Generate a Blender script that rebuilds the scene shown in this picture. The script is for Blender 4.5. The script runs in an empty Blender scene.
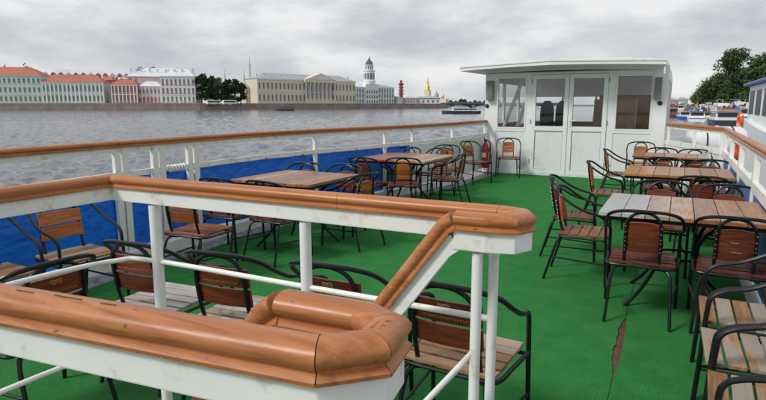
import bpy, bmesh, math, random
from mathutils import Vector, Matrix
R = math.radians
random.seed(7)
scene = bpy.context.scene
col = scene.collection

# ------------------------------------------------------------------ camera
F = 565.0; HOR = 104.7; EYE = 1.5
PITCH = math.atan((200 - HOR) / F)
YAW = math.atan((681 - 383) * math.cos(PITCH) / F)
cd = bpy.data.cameras.new('camera'); cam = bpy.data.objects.new('camera', cd); col.objects.link(cam)
cd.sensor_width = 36.0; cd.lens = 36.0 * F / 766.0
cd.clip_start = 0.05; cd.clip_end = 20000
cam.location = (0, 0, EYE); cam.rotation_euler = (math.pi / 2 - PITCH, 0, YAW)
scene.camera = cam

# ------------------------------------------------------------------ sky
w = bpy.data.worlds.new('World'); scene.world = w; w.use_nodes = True
nt = w.node_tree; N = nt.nodes; L = nt.links
bg = N['Background']; bg.inputs['Strength'].default_value = 0.088
SUN_EL, SUN_AZ = R(42), R(-143)       # azimuth measured from +Y towards +X
sky = N.new('ShaderNodeTexSky'); sky.sky_type = 'NISHITA'; sky.sun_disc = False
sky.sun_elevation = SUN_EL; sky.sun_rotation = SUN_AZ
tc = N.new('ShaderNodeTexCoord'); sep = N.new('ShaderNodeSeparateXYZ'); L.new(tc.outputs['Generated'], sep.inputs[0])
def wmath(op, a, b):
    n = N.new('ShaderNodeMath'); n.operation = op
    for i, v in enumerate((a, b)):
        if isinstance(v, (int, float)): n.inputs[i].default_value = v
        else: L.new(v, n.inputs[i])
    return n.outputs[0]
rot = N.new('ShaderNodeMapping'); rot.inputs['Scale'].default_value = (1.0, 1.0, 2.7); rot.inputs['Location'].default_value = (.35, .1, .2)
L.new(tc.outputs['Generated'], rot.inputs[0])
n1 = N.new('ShaderNodeTexNoise'); n1.inputs['Scale'].default_value = 3.8; n1.inputs['Detail'].default_value = 9; n1.inputs['Roughness'].default_value = 0.58
n1.inputs['Distortion'].default_value = 0.12
L.new(rot.outputs[0], n1.inputs['Vector'])
cr = N.new('ShaderNodeValToRGB'); e = cr.color_ramp.elements
e[0].position = 0.37; e[0].color = (3.8, 4.0, 4.3, 1); e[1].position = 0.63; e[1].color = (6.3, 6.35, 6.4, 1)
m = e.new(0.50); m.color = (4.85, 5.0, 5.2, 1)
L.new(n1.outputs[0], cr.inputs[0])
mx = N.new('ShaderNodeMix'); mx.data_type = 'RGBA'; mx.inputs[0].default_value = 0.96
L.new(sky.outputs[0], mx.inputs[6]); L.new(cr.outputs[0], mx.inputs[7]); L.new(mx.outputs[2], bg.inputs['Color'])

sd = bpy.data.lights.new('sun', 'SUN'); sd.energy = 1.5; sd.angle = R(14); sd.color = (1, .97, .93)
sun = bpy.data.objects.new('sun', sd); col.objects.link(sun)
dv = Vector((math.sin(SUN_AZ) * math.cos(SUN_EL), math.cos(SUN_AZ) * math.cos(SUN_EL), math.sin(SUN_EL)))
sun.rotation_euler = dv.to_track_quat('Z', 'Y').to_euler(); sun.location = (0, -20, 40)

scene.view_settings.view_transform = 'Standard'; scene.view_settings.look = 'None'
scene.view_settings.exposure = 0.62; scene.view_settings.gamma = 1.0; scene.view_settings.use_curve_mapping = False

# ------------------------------------------------------------------ survey helpers (photo measurements -> world metres)
fw = Vector((-math.sin(YAW) * math.cos(PITCH), math.cos(YAW) * math.cos(PITCH), -math.sin(PITCH)))
rt = Vector((math.cos(YAW), math.sin(YAW), 0)); upv = rt.cross(fw)
hf = Vector((-math.sin(YAW), math.cos(YAW), 0))
def ray(x, y): return fw * F + rt * (x - 383) - upv * (y - 200)
def bank(x, depth):            # ground position of a bearing at a horizontal depth
    r = ray(x, HOR); r.z = 0
    return r * (depth / r.dot(hf))
def zat(y, depth): return EYE + (HOR - y) * depth / F * 1.014

# ------------------------------------------------------------------ materials
MATS = {}
def nodes(name):
    m = bpy.data.materials.new(name); m.use_nodes = True; MATS[name] = m
    return m, m.node_tree.nodes, m.node_tree.links, m.node_tree.nodes['Principled BSDF']
def spec(b, v): b.inputs['Specular IOR Level'].default_value = v
def paint(name, c, rough=.5, var=.12, scale=6, bump=.0, metal=0, coord='Object', dirt=None, dscale=3, sp=.5, dlo=.52, dhi=.72):
    m, n, l, b = nodes(name)
    t = n.new('ShaderNodeTexCoord'); nz = n.new('ShaderNodeTexNoise'); nz.inputs['Scale'].default_value = scale; nz.inputs['Detail'].default_value = 6
    l.new(t.outputs[coord], nz.inputs['Vector'])
    r = n.new('ShaderNodeValToRGB'); r.color_ramp.elements[0].position = .3; r.color_ramp.elements[1].position = .7
    r.color_ramp.elements[0].color = tuple(x * (1 - var) for x in c) + (1,); r.color_ramp.elements[1].color = tuple(min(1, x * (1 + var)) for x in c) + (1,)
    l.new(nz.outputs[0], r.inputs[0]); out = r.outputs[0]
    if dirt:
        n2 = n.new('ShaderNodeTexNoise'); n2.inputs['Scale'].default_value = dscale; n2.inputs['Detail'].default_value = 9; n2.inputs['Roughness'].default_value = .68
        l.new(t.outputs[coord], n2.inputs['Vector'])
        mr = n.new('ShaderNodeMapRange'); mr.inputs[1].default_value = dlo; mr.inputs[2].default_value = dhi; l.new(n2.outputs[0], mr.inputs[0])
        mxx = n.new('ShaderNodeMix'); mxx.data_type = 'RGBA'; l.new(mr.outputs[0], mxx.inputs[0]); l.new(out, mxx.inputs[6]); mxx.inputs[7].default_value = tuple(dirt) + (1,)
        out = mxx.outputs[2]
    l.new(out, b.inputs['Base Color']); b.inputs['Roughness'].default_value = rough; b.inputs['Metallic'].default_value = metal; spec(b, sp)
    if bump:
        bp = n.new('ShaderNodeBump'); bp.inputs['Strength'].default_value = bump; bp.inputs['Distance'].default_value = .01
        l.new(nz.outputs[0], bp.inputs['Height']); l.new(bp.outputs[0], b.inputs['Normal'])
    return m
def wood(name, c1, c2, grey=None, gamt=.0, rough=.42, axis='X', coat=.0, sp=.5):
    """slats: grain along one local axis, tint differs from piece to piece"""
    m, n, l, b = nodes(name)
    t = n.new('ShaderNodeTexCoord'); oi = n.new('ShaderNodeObjectInfo')
    mp = n.new('ShaderNodeMapping'); mp.inputs['Scale'].default_value = {'X': (5, 60, 60), 'Y': (60, 5, 60)}[axis]
    off = n.new('ShaderNodeCombineXYZ'); mu = n.new('ShaderNodeMath'); mu.operation = 'MULTIPLY'; mu.inputs[1].default_value = 40
    l.new(oi.outputs['Random'], mu.inputs[0]); l.new(mu.outputs[0], off.inputs[0]); l.new(mu.outputs[0], off.inputs[2])
    l.new(off.outputs[0], mp.inputs['Location']); l.new(t.outputs['Object'], mp.inputs[0])
    nz = n.new('ShaderNodeTexNoise'); nz.inputs['Scale'].default_value = 1; nz.inputs['Detail'].default_value = 6; nz.inputs['Roughness'].default_value = .6; l.new(mp.outputs[0], nz.inputs['Vector'])
    r = n.new('ShaderNodeValToRGB'); r.color_ramp.elements[0].position = .32; r.color_ramp.elements[1].position = .68
    r.color_ramp.elements[0].color = tuple(c1) + (1,); r.color_ramp.elements[1].color = tuple(c2) + (1,); l.new(nz.outputs[0], r.inputs[0])
    hs = n.new('ShaderNodeHueSaturation'); l.new(r.outputs[0], hs.inputs['Color'])
    mr = n.new('ShaderNodeMapRange'); mr.inputs[3].default_value = .72; mr.inputs[4].default_value = 1.3; l.new(oi.outputs['Random'], mr.inputs[0]); l.new(mr.outputs[0], hs.inputs['Value'])
    out = hs.outputs[0]
    if grey:
        mp2 = n.new('ShaderNodeMapping'); mp2.inputs['Scale'].default_value = {'X': (5, 14, 14), 'Y': (14, 5, 14)}[axis]
        l.new(off.outputs[0], mp2.inputs['Location']); l.new(t.outputs['Object'], mp2.inputs[0])
        n2 = n.new('ShaderNodeTexNoise'); n2.inputs['Scale'].default_value = 1; n2.inputs['Detail'].default_value = 7; n2.inputs['Roughness'].default_value = .65; l.new(mp2.outputs[0], n2.inputs['Vector'])
        m2 = n.new('ShaderNodeMath'); m2.operation = 'MULTIPLY_ADD'; m2.inputs[1].default_value = .55; l.new(oi.outputs['Random'], m2.inputs[0]); l.new(n2.outputs[0], m2.inputs[2])
        r2 = n.new('ShaderNodeMapRange'); r2.inputs[1].default_value = 1.0 - gamt * .75; r2.inputs[2].default_value = 1.14 - gamt * .75; l.new(m2.outputs[0], r2.inputs[0])
        mxx = n.new('ShaderNodeMix'); mxx.data_type = 'RGBA'; l.new(r2.outputs[0], mxx.inputs[0]); l.new(out, mxx.inputs[6]); mxx.inputs[7].default_value = tuple(grey) + (1,)
        sc = n.new('ShaderNodeMix'); sc.data_type = 'RGBA'; sc.blend_type = 'MULTIPLY'; sc.inputs[0].default_value = .5; l.new(mxx.outputs[2], sc.inputs[6])
        rr = n.new('ShaderNodeMapRange'); rr.inputs[3].default_value = .45; rr.inputs[4].default_value = 1.45; l.new(nz.outputs[0], rr.inputs[0]); l.new(rr.outputs[0], sc.inputs[7])
        out = sc.outputs[2]
    l.new(out, b.inputs['Base Color']); b.inputs['Roughness'].default_value = rough; spec(b, sp)
    b.inputs['Coat Weight'].default_value = coat; b.inputs['Coat Roughness'].default_value = .15
    bp = n.new('ShaderNodeBump'); bp.inputs['Strength'].default_value = .25; bp.inputs['Distance'].default_value = .002; l.new(nz.outputs[0], bp.inputs['Height']); l.new(bp.outputs[0], b.inputs['Normal'])
    return m

paint('white', (.80, .80, .77), .42, .05, 5, .05, dirt=(.45, .36, .20), dscale=7, dlo=.57, dhi=.80)
paint('white_worn', (.80, .80, .77), .45, .05, 5, .06, dirt=(.42, .33, .19), dscale=9, dlo=.53, dhi=.74)
paint('white_cabin', (.79, .80, .79), .4, .04, 2, .02, dirt=(.5, .5, .45), dscale=2.2, dlo=.6, dhi=.9)
paint('white_panel', (.73, .75, .75), .45, .04, 2, .02, dirt=(.46, .47, .44), dscale=2.5, dlo=.58, dhi=.9)
paint('black_steel', (.007, .007, .008), .36, .3, 40, .05, sp=.38)
paint('steel', (.45, .45, .45), .3, .1, 20, metal=1)
paint('rubber', (.02, .02, .022), .6, .2, 8)
paint('grey_edge', (.27, .275, .28), .6, .45, 14, .35, dirt=(.12, .12, .125), dscale=18, dlo=.5, dhi=.62)
paint('ply', (.085, .045, .026), .8, .4, 25, .2, dirt=(.17, .11, .07), dscale=30)
paint('plastic_grey', (.17, .18, .17), .45, .08, 5)
paint('red_paint', (.42, .02, .025), .3, .1, 8)
paint('tag_white', (.75, .75, .72), .5, .05, 8)
paint('orange', (.75, .11, .03), .45, .12, 8)
paint('blue_paint', (.03, .09, .36), .4, .1, 4)
paint('blue_cover', (.07, .18, .40), .5, .15, 3, .2)
paint('hull_white', (.80, .81, .81), .45, .06, 1.2, .02, dirt=(.4, .38, .33), dscale=2, dlo=.55, dhi=.85)
paint('w_dim0', (.20, .20, .20), .7, .2, 2)
paint('hull_dark', (.03, .04, .07), .4, .2, 2)
paint('hull_red', (.28, .065, .055), .45, .15, 2)
paint('tarp_white', (.72, .73, .74), .55, .06, 4, .25)
paint('gold', (.55, .36, .08), .35, .1, 1, metal=.6)
paint('gold_print', (.42, .27, .09), .5, .35, 60)
paint('ink', (.05, .02, .012), .6)
paint('lino', (.10, .07, .05), .5, .2, 8)
paint('seat_dark', (.02, .02, .025), .6, .2, 10)

def rail_mat(name, sc):
    m, n, l, b = nodes(name)
    t = n.new('ShaderNodeTexCoord')
    mp = n.new('ShaderNodeMapping'); mp.inputs['Scale'].default_value = sc; l.new(t.outputs['Object'], mp.inputs[0])
    gr = n.new('ShaderNodeTexNoise'); gr.inputs['Scale'].default_value = 1; gr.inputs['Detail'].default_value = 8; gr.inputs['Roughness'].default_value = .62; l.new(mp.outputs[0], gr.inputs['Vector'])
    r = n.new('ShaderNodeValToRGB'); E = r.color_ramp.elements
    E[0].position = .28; E[0].color = (.28, .092, .028, 1); E[1].position = .72; E[1].color = (.50, .208, .080, 1)
    q = E.new(.5); q.color = (.41, .152, .052, 1)
    l.new(gr.outputs[0], r.inputs[0])
    nz = n.new('ShaderNodeTexNoise'); nz.inputs['Scale'].default_value = 4.5; nz.inputs['Detail'].default_value = 9; nz.inputs['Roughness'].default_value = .7; l.new(t.outputs['Object'], nz.inputs['Vector'])
    mr = n.new('ShaderNodeMapRange'); mr.inputs[1].default_value = .56; mr.inputs[2].default_value = .70; mr.inputs[4].default_value = .6; l.new(nz.outputs[0], mr.inputs[0])
    x = n.new('ShaderNodeMix'); x.data_type = 'RGBA'; l.new(mr.outputs[0], x.inputs[0]); l.new(r.outputs[0], x.inputs[6]); x.inputs[7].default_value = (.56, .27, .14, 1)
    n2 = n.new('ShaderNodeTexNoise'); n2.inputs['Scale'].default_value = 60; n2.inputs['Detail'].default_value = 6; l.new(t.outputs['Object'], n2.inputs['Vector'])
    m2 = n.new('ShaderNodeMapRange'); m2.inputs[1].default_value = .66; m2.inputs[2].default_value = .74; l.new(n2.outputs[0], m2.inputs[0])
    y = n.new('ShaderNodeMix'); y.data_type = 'RGBA'; l.new(m2.outputs[0], y.inputs[0]); l.new(x.outputs[2], y.inputs[6]); y.inputs[7].default_value = (.13, .05, .022, 1)
    l.new(y.outputs[2], b.inputs['Base Color'])
    rr = n.new('ShaderNodeMapRange'); rr.inputs[1].default_value = .3; rr.inputs[2].default_value = .7; rr.inputs[3].default_value = .25; rr.inputs[4].default_value = .46; l.new(nz.outputs[0], rr.inputs[0]); l.new(rr.outputs[0], b.inputs['Roughness'])
    spec(b, .38)
    bp = n.new('ShaderNodeBump'); bp.inputs['Strength'].default_value = .3; bp.inputs['Distance'].default_value = .0015; l.new(gr.outputs[0], bp.inputs['Height']); l.new(bp.outputs[0], b.inputs['Normal'])
rail_mat('rail_wood', (95, 2.6, 95)); rail_mat('rail_wood_x', (2.6, 95, 95))
wood('wood_orange', (.24, .062, .014), (.46, .155, .038), rough=.42, coat=.05, sp=.3)
wood('wood_brown', (.15, .045, .018), (.31, .11, .045), rough=.38, coat=.08, sp=.35)
wood('wood_red', (.085, .018, .009), (.20, .045, .020), rough=.35, coat=.12, sp=.3)
wood('wood_pale_sheen', (.28, .17, .10), (.44, .30, .19), grey=(.42, .38, .35), gamt=.55, rough=.3, coat=.3)  # whitish reflected sheen of the seat slats is mixed into this base colour
wood('wood_worn', (.26, .125, .05), (.44, .23, .10), grey=(.33, .275, .225), gamt=.46, rough=.6)
wood('wood_tan', (.27, .13, .055), (.45, .24, .11), grey=(.36, .29, .22), gamt=.22, rough=.5)
wood('plank_tan', (.25, .10, .038), (.44, .20, .080), grey=(.38, .30, .24), gamt=.20, rough=.36, axis='Y', coat=.15, sp=.4)
wood('plank_grey', (.38, .37, .36), (.56, .54, .53), grey=(.46, .45, .45), gamt=.6, rough=.35, axis='Y', coat=.35)
wood('plank_orange', (.36, .14, .04), (.54, .24, .075), rough=.35, axis='Y', coat=.25)
wood('plank_red', (.16, .055, .03), (.30, .11, .06), rough=.35, axis='Y', coat=.3)
wood('panel_wood', (.26, .12, .055), (.42, .22, .11), rough=.45, axis='Y')

def carpet_mat():
    m, n, l, b = nodes('carpet')
    t = n.new('ShaderNodeTexCoord')
    nz = n.new('ShaderNodeTexNoise'); nz.inputs['Scale'].default_value = 5; nz.inputs['Detail'].default_value = 10; nz.inputs['Roughness'].default_value = .7; l.new(t.outputs['Object'], nz.inputs['Vector'])
    r = n.new('ShaderNodeValToRGB'); r.color_ramp.elements[0].position = .30; r.color_ramp.elements[1].position = .70
    r.color_ramp.elements[0].color = (.027, .150, .036, 1); r.color_ramp.elements[1].color = (.040, .205, .056, 1); l.new(nz.outputs[0], r.inputs[0])
    n2 = n.new('ShaderNodeTexNoise'); n2.inputs['Scale'].default_value = 130; n2.inputs['Detail'].default_value = 3; l.new(t.outputs['Object'], n2.inputs['Vector'])
    x = n.new('ShaderNodeMix'); x.data_type = 'RGBA'; x.blend_type = 'MULTIPLY'; x.inputs[0].default_value = .75; l.new(r.outputs[0], x.inputs[6])
    rr = n.new('ShaderNodeMapRange'); rr.inputs[1].default_value = .25; rr.inputs[2].default_value = .75; rr.inputs[3].default_value = .35; rr.inputs[4].default_value = 1.65; l.new(n2.outputs[0], rr.inputs[0]); l.new(rr.outputs[0], x.inputs[7])
    n3 = n.new('ShaderNodeTexNoise'); n3.inputs['Scale'].default_value = 26; n3.inputs['Detail'].default_value = 8; n3.inputs['Roughness'].default_value = .7; l.new(t.outputs['Object'], n3.inputs['Vector'])
    sp_ = n.new('ShaderNodeMapRange'); sp_.inputs[1].default_value = .70; sp_.inputs[2].default_value = .76; l.new(n3.outputs[0], sp_.inputs[0])
    y = n.new('ShaderNodeMix'); y.data_type = 'RGBA'; l.new(sp_.outputs[0], y.inputs[0]); l.new(x.outputs[2], y.inputs[6]); y.inputs[7].default_value = (.03, .07, .03, 1)
    n4 = n.new('ShaderNodeTexNoise'); n4.inputs['Scale'].default_value = .9; n4.inputs['Detail'].default_value = 10; n4.inputs['Roughness'].default_value = .72; l.new(t.outputs['Object'], n4.inputs['Vector'])
    w4 = n.new('ShaderNodeMapRange'); w4.inputs[1].default_value = .52; w4.inputs[2].default_value = .70; w4.inputs[4].default_value = .30; l.new(n4.outputs[0], w4.inputs[0])
    z_ = n.new('ShaderNodeMix'); z_.data_type = 'RGBA'; l.new(w4.outputs[0], z_.inputs[0]); l.new(y.outputs[2], z_.inputs[6]); z_.inputs[7].default_value = (.10, .17, .09, 1)
    l.new(z_.outputs[2], b.inputs['Base Color']); b.inputs['Roughness'].default_value = 1; spec(b, .05)
    bp = n.new('ShaderNodeBump'); bp.inputs['Strength'].default_value = .8; bp.inputs['Distance'].default_value = .006; l.new(n2.outputs[0], bp.inputs['Height']); l.new(bp.outputs[0], b.inputs['Normal'])
carpet_mat()

def tarp_mat():                 # blue sheet with printed ripples, slightly crumpled
    m, n, l, b = nodes('blue_sheet')
    t = n.new('ShaderNodeTexCoord'); mp = n.new('ShaderNodeMapping'); mp.inputs['Scale'].default_value = (3.2, 3.2, 16); l.new(t.outputs['Object'], mp.inputs[0])
    nz = n.new('ShaderNodeTexNoise'); nz.inputs['Scale'].default_value = 2.2; nz.inputs['Detail'].default_value = 5; nz.inputs['Distortion'].default_value = .5; l.new(mp.outputs[0], nz.inputs['Vector'])
    r = n.new('ShaderNodeValToRGB'); E = r.color_ramp.elements
    E[0].position = .30; E[0].color = (.003, .105, .58, 1); E[1].position = .60; E[1].color = (.008, .20, .86, 1); l.new(nz.outputs[0], r.inputs[0])
    l.new(r.outputs[0], b.inputs['Base Color']); b.inputs['Roughness'].default_value = .45
    n2 = n.new('ShaderNodeTexNoise'); n2.inputs['Scale'].default_value = 5; n2.inputs['Detail'].default_value = 3; l.new(t.outputs['Object'], n2.inputs['Vector'])
    bp = n.new('ShaderNodeBump'); bp.inputs['Strength'].default_value = .7; bp.inputs['Distance'].default_value = .05; l.new(n2.outputs[0], bp.inputs['Height']); l.new(bp.outputs[0], b.inputs['Normal'])
tarp_mat()

def glass_mat(name, ior):
    m = bpy.data.materials.new(name); m.use_nodes = True; MATS[name] = m
    n, l = m.node_tree.nodes, m.node_tree.links; n.remove(n['Principled BSDF'])
    tr = n.new('ShaderNodeBsdfTransparent'); tr.inputs[0].default_value = (.955, .97, .965, 1)
    gl = n.new('ShaderNodeBsdfGlossy'); gl.inputs['Roughness'].default_value = .02
    lw = n.new('ShaderNodeLayerWeight'); lw.inputs[0].default_value = .5; pw = n.new('ShaderNodeMath'); pw.operation = 'POWER'; pw.inputs[1].default_value = 5; l.new(lw.outputs['Facing'], pw.inputs[0])
    fr = n.new('ShaderNodeMath'); fr.operation = 'MULTIPLY_ADD'; fr.inputs[1].default_value = .9; fr.inputs[2].default_value = ((ior - 1) / (ior + 1)) ** 2; l.new(pw.outputs[0], fr.inputs[0])
    mi = n.new('ShaderNodeMixShader'); l.new(fr.outputs[0], mi.inputs[0]); l.new(tr.outputs[0], mi.inputs[1]); l.new(gl.outputs[0], mi.inputs[2]); l.new(mi.outputs[0], n['Material Output'].inputs[0])
glass_mat('glass', 1.45); glass_mat('glass_thin', 1.3)
def pane_mat():
    m, n, l, b = nodes('pane'); b.inputs['Base Color'].default_value = (.035, .045, .05, 1); b.inputs['Roughness'].default_value = .12
pane_mat()
paint('pane_dull', (.03, .038, .045), .35, .3, 1, sp=.08)

def water_mat():
    m, n, l, b = nodes('water')
    b.inputs['Base Color'].default_value = (.125, .135, .150, 1); b.inputs['Roughness'].default_value = .10; b.inputs['IOR'].default_value = 1.33
    t = n.new('ShaderNodeTexCoord')
    def nz(sc, det, sx=1, sy=1, dist=0):
        mp = n.new('ShaderNodeMapping'); mp.inputs['Scale'].default_value = (sx, sy, 1); mp.inputs['Rotation'].default_value = (0, 0, .5); l.new(t.outputs['Object'], mp.inputs[0])
        q = n.new('ShaderNodeTexNoise'); q.inputs['Scale'].default_value = sc; q.inputs['Detail'].default_value = det; q.inputs['Distortion'].default_value = dist; q.inputs['Roughness'].default_value = .55; l.new(mp.outputs[0], q.inputs['Vector']); return q.outputs[0]
    a = nz(.55, 4, 1, .55, .3); c = nz(2.2, 4, 1, .6, .4); d = nz(.045, 3)
    b1 = n.new('ShaderNodeBump'); b1.inputs['Strength'].default_value = 1; b1.inputs['Distance'].default_value = .25; l.new(a, b1.inputs['Height'])
    b2 = n.new('ShaderNodeBump'); b2.inputs['Strength'].default_value = .8; b2.inputs['Distance'].default_value = .10; l.new(c, b2.inputs['Height']); l.new(b1.outputs[0], b2.inputs['Normal'])
    l.new(b2.outputs[0], b.inputs['Normal'])
water_mat()
def leaf(name, c):
    m, n, l, b = nodes(name)
    g = n.new('ShaderNodeNewGeometry'); r = n.new('ShaderNodeMapRange'); r.inputs[3].default_value = .45; r.inputs[4].default_value = 1.5; l.new(g.outputs['Random Per Island'], r.inputs[0])
    x = n.new('ShaderNodeMix'); x.data_type = 'RGBA'; x.blend_type = 'MULTIPLY'; x.inputs[0].default_value = 1; x.inputs[6].default_value = tuple(c) + (1,); l.new(r.outputs[0], x.inputs[7])
    l.new(x.outputs[2], b.inputs['Base Color']); b.inputs['Roughness'].default_value = .7; spec(b, .2)
leaf('leaf_dark', (.042, .074, .028)); leaf('leaf_mid', (.062, .108, .034)); leaf('leaf_olive', (.078, .120, .038)); leaf('leaf_far', (.06, .085, .06))
paint('bark', (.07, .05, .035), .8, .3, 3)

# ------------------------------------------------------------------ mesh helpers
class MB:
    def __init__(s): s.v = []; s.f = []
    def add(s, vs, fs):
        o = len(s.v); s.v += [tuple(v) for v in vs]; s.f += [tuple(i + o for i in f) for f in fs]; return s
    def box(s, x0, x1, y0, y1, z0, z1, M=None):
        vs = [Vector((x, y, z)) for z in (z0, z1) for y in (y0, y1) for x in (x0, x1)]
        if M: vs = [M @ v for v in vs]
        return s.add(vs, [(0, 2, 3, 1), (4, 5, 7, 6), (0, 1, 5, 4), (2, 6, 7, 3), (0, 4, 6, 2), (1, 3, 7, 5)])
    def tube(s, pts, r, n=8, closed=False):
        P = [Vector(p) for p in pts]; k = len(P); rs = r if isinstance(r, (list, tuple)) else [r] * k
        prev = None; vs = []
        for i in range(k):
            a = P[i - 1] if (i > 0 or closed) else P[i]; b = P[(i + 1) % k] if (i < k - 1 or closed) else P[i]
            t = (b - a).normalized()
            if prev is None:
                u = t.orthogonal().normalized()
            else:
                u = (prev - t * prev.dot(t)); u = u.normalized() if u.length > 1e-6 else t.orthogonal().normalized()
            prev = u; q = t.cross(u)
            vs += [P[i] + (u * math.cos(2 * math.pi * j / n) + q * math.sin(2 * math.pi * j / n)) * rs[i] for j in range(n)]
        fs = []
        for i in range(k if closed else k - 1):
            for j in range(n):
                a = i * n; b = ((i + 1) % k) * n
                fs.append((a + j, a + (j + 1) % n, b + (j + 1) % n, b + j))
        if not closed:
            fs += [tuple(range(n - 1, -1, -1)), tuple(range((k - 1) * n, k * n))]
        return s.add(vs, fs)
    def sweep(s, pts, prof):
        """profile (side, up) carried along a path with mitred joints; side is horizontal"""
        P = [Vector(p) for p in pts]; k = len(P); n = len(prof); vs = []
        for i in range(k):
            d0 = (P[i] - P[i - 1]).normalized() if i else None; d1 = (P[i + 1] - P[i]).normalized() if i < k - 1 else None
            d0 = d0 or d1; d1 = d1 or d0
            def sd(d): v = Vector((d.y, -d.x, 0)); return v.normalized()
            t = (d0 + d1).normalized(); sv = (sd(d0) + sd(d1)); sv.normalize(); c = max(.45, sv.dot(sd(d0)))
            uu = (sv.cross(t)).normalized(); c2 = max(.6, t.dot(d0))
            if abs(t.z) < .01: c2 = 1; uu = Vector((0, 0, 1))
            vs += [P[i] + sv * (a / c) + uu * (b / c2) for a, b in prof]
        fs = [(i * n + j, i * n + (j + 1) % n, (i + 1) * n + (j + 1) % n, (i + 1) * n + j) for i in range(k - 1) for j in range(n)]
        fs += [tuple(range(n - 1, -1, -1)), tuple(range((k - 1) * n, k * n))]
        return s.add(vs, fs)
    def prism(s, poly, z0, z1):
        n = len(poly); vs = [(x, y, z0) for x, y in poly] + [(x, y, z1) for x, y in poly]
        return s.add(vs, [tuple(range(n - 1, -1, -1)), tuple(range(n, 2 * n))] + [(i, (i + 1) % n, n + (i + 1) % n, n + i) for i in range(n)])
    def lathe(s, prof, c=(0, 0, 0), n=16, M=None):
        vs = []; k = len(prof)
        for r, z in prof:
            for j in range(n):
                a = 2 * math.pi * j / n; v = Vector((r * math.cos(a), r * math.sin(a), z))
                vs.append((M @ v if M else v) + Vector(c))
        fs = [(i * n + j, i * n + (j + 1) % n, (i + 1) * n + (j + 1) % n, (i + 1) * n + j) for i in range(k - 1) for j in range(n)]
        fs += [tuple(range(n - 1, -1, -1)), tuple(range((k - 1) * n, k * n))]
        return s.add(vs, fs)
    def mesh(s, name, mat, smooth=False, bevel=0):
        me = bpy.data.meshes.new(name); me.from_pydata(s.v, [], s.f)
        bm = bmesh.new(); bm.from_mesh(me); bmesh.ops.recalc_face_normals(bm, faces=bm.faces)
        if bevel:
            ed = [e for e in bm.edges if len(e.link_faces) == 2 and e.calc_face_angle(0) > .6]
            bmesh.ops.bevel(bm, geom=ed, offset=bevel, segments=2, affect='EDGES', profile=.6, clamp_overlap=True)
        bm.to_mesh(me); bm.free()
        if mat: me.materials.append(MATS[mat])
        if smooth:
            for p in me.polygons: p.use_smooth = True
            me.set_sharp_from_angle(angle=R(40))
        return me
    def build(s, name, mat, parent=None, smooth=False, bevel=0):
        return link(name, s.mesh(name, mat, smooth, bevel), parent)
def link(name, me, parent=None, loc=None, rz=None):
    o = bpy.data.objects.new(name, me); col.objects.link(o)
    if parent: o.parent = parent
    if loc is not None: o.location = loc
    if rz is not None: o.rotation_euler = (0, 0, rz)
    return o
def tag(o, label=None, cat=None, group=None, kind=None):
    if label: o['label'] = label
    if cat: o['category'] = cat
    if group: o['group'] = group
    if kind: o['kind'] = kind
    return o
def thing(name, label, cat, loc=(0, 0, 0), rz=0, group=None):
    o = bpy.data.objects.new(name, None); col.objects.link(o); o.empty_display_size = .2
    o.location = loc; o.rotation_euler = (0, 0, rz); return tag(o, label, cat, group)
def kids(o): return [c for c in bpy.data.objects if c.parent == o]
TREES = {}
def copy_tree(o, loc, rz, label, group=None, parent=None):
    tree = TREES.get(o.name)
    if tree is None:
        tree = TREES[o.name] = [(c, kids(c)) for c in kids(o)]
    r = o.copy(); col.objects.link(r); r.location = loc; r.rotation_euler = (0, 0, rz); r['label'] = label
    if group: r['group'] = group
    for c, gs in tree:
        k = c.copy(); col.objects.link(k); k.parent = r
        for g in gs:
            q = g.copy(); col.objects.link(q); q.parent = k
    return r
def interp(tab, y):
    if y <= tab[0][0]: return tab[0][1]
    for (a, b), (c, d) in zip(tab, tab[1:]):
        if y <= c: return b + (d - b) * (y - a) / (c - a)
    return tab[-1][1]
def smooth_path(pts, n=6):
    """Catmull-Rom through the given points"""
    P = [Vector(p) for p in pts]; out = []
    for i in range(len(P) - 1):
        p0 = P[max(i - 1, 0)]; p1 = P[i]; p2 = P[i + 1]; p3 = P[min(i + 2, len(P) - 1)]
        for j in range(n):
            t = j / n
            out.append(.5 * ((2 * p1) + (p2 - p0) * t + (2 * p0 - 5 * p1 + 4 * p2 - p3) * t * t + (3 * p1 - p0 - 3 * p2 + p3) * t ** 3))
    return out + [P[-1]]

# ================================================================== the setting: river
WZ = -2.5
import numpy as np
rs_ = np.random.RandomState(4)
def wave(X, Y, D):
    z = np.zeros_like(X)
    for i in range(70):
        lam = .30 * (3.8 / .30) ** (i / 69.0); th = rs_.normal(.35, .75); k_ = 2 * math.pi / lam
        amp = .0090 * lam ** .72 * rs_.uniform(.5, 1.3)
        ph = k_ * (X * math.sin(th) + Y * math.cos(th)) + rs_.uniform(0, 6.28)
        s_ = np.sin(ph); fade = np.clip((lam * 60.0 / D) ** 1.1, 0, 1)
        z += amp * fade * (s_ + .35 * s_ * s_ - .17)
    return z
def sheet(rad, ang):
    Rr, A = np.meshgrid(rad, ang, indexing='ij'); X = Rr * np.sin(A); Y = Rr * np.cos(A)
    Z = WZ + wave(X, Y, np.maximum(Rr, 6)); return np.stack([X, Y, Z], -1).reshape(-1, 3)
rad = np.concatenate([np.geomspace(3.2, 330, 420), np.geomspace(332, 9000, 60)]); ang = np.linspace(R(-112), R(35), 800)
co = sheet(rad, ang); nr, na = len(rad), len(ang)
ii, jj = np.meshgrid(np.arange(nr - 1), np.arange(na - 1), indexing='ij'); q0 = (ii * na + jj).ravel()
fc = np.stack([q0, q0 + 1, q0 + na + 1, q0 + na], -1)
me = bpy.data.meshes.new('river_water'); me.vertices.add(len(co)); me.vertices.foreach_set('co', co.ravel().astype('f4'))
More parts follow.
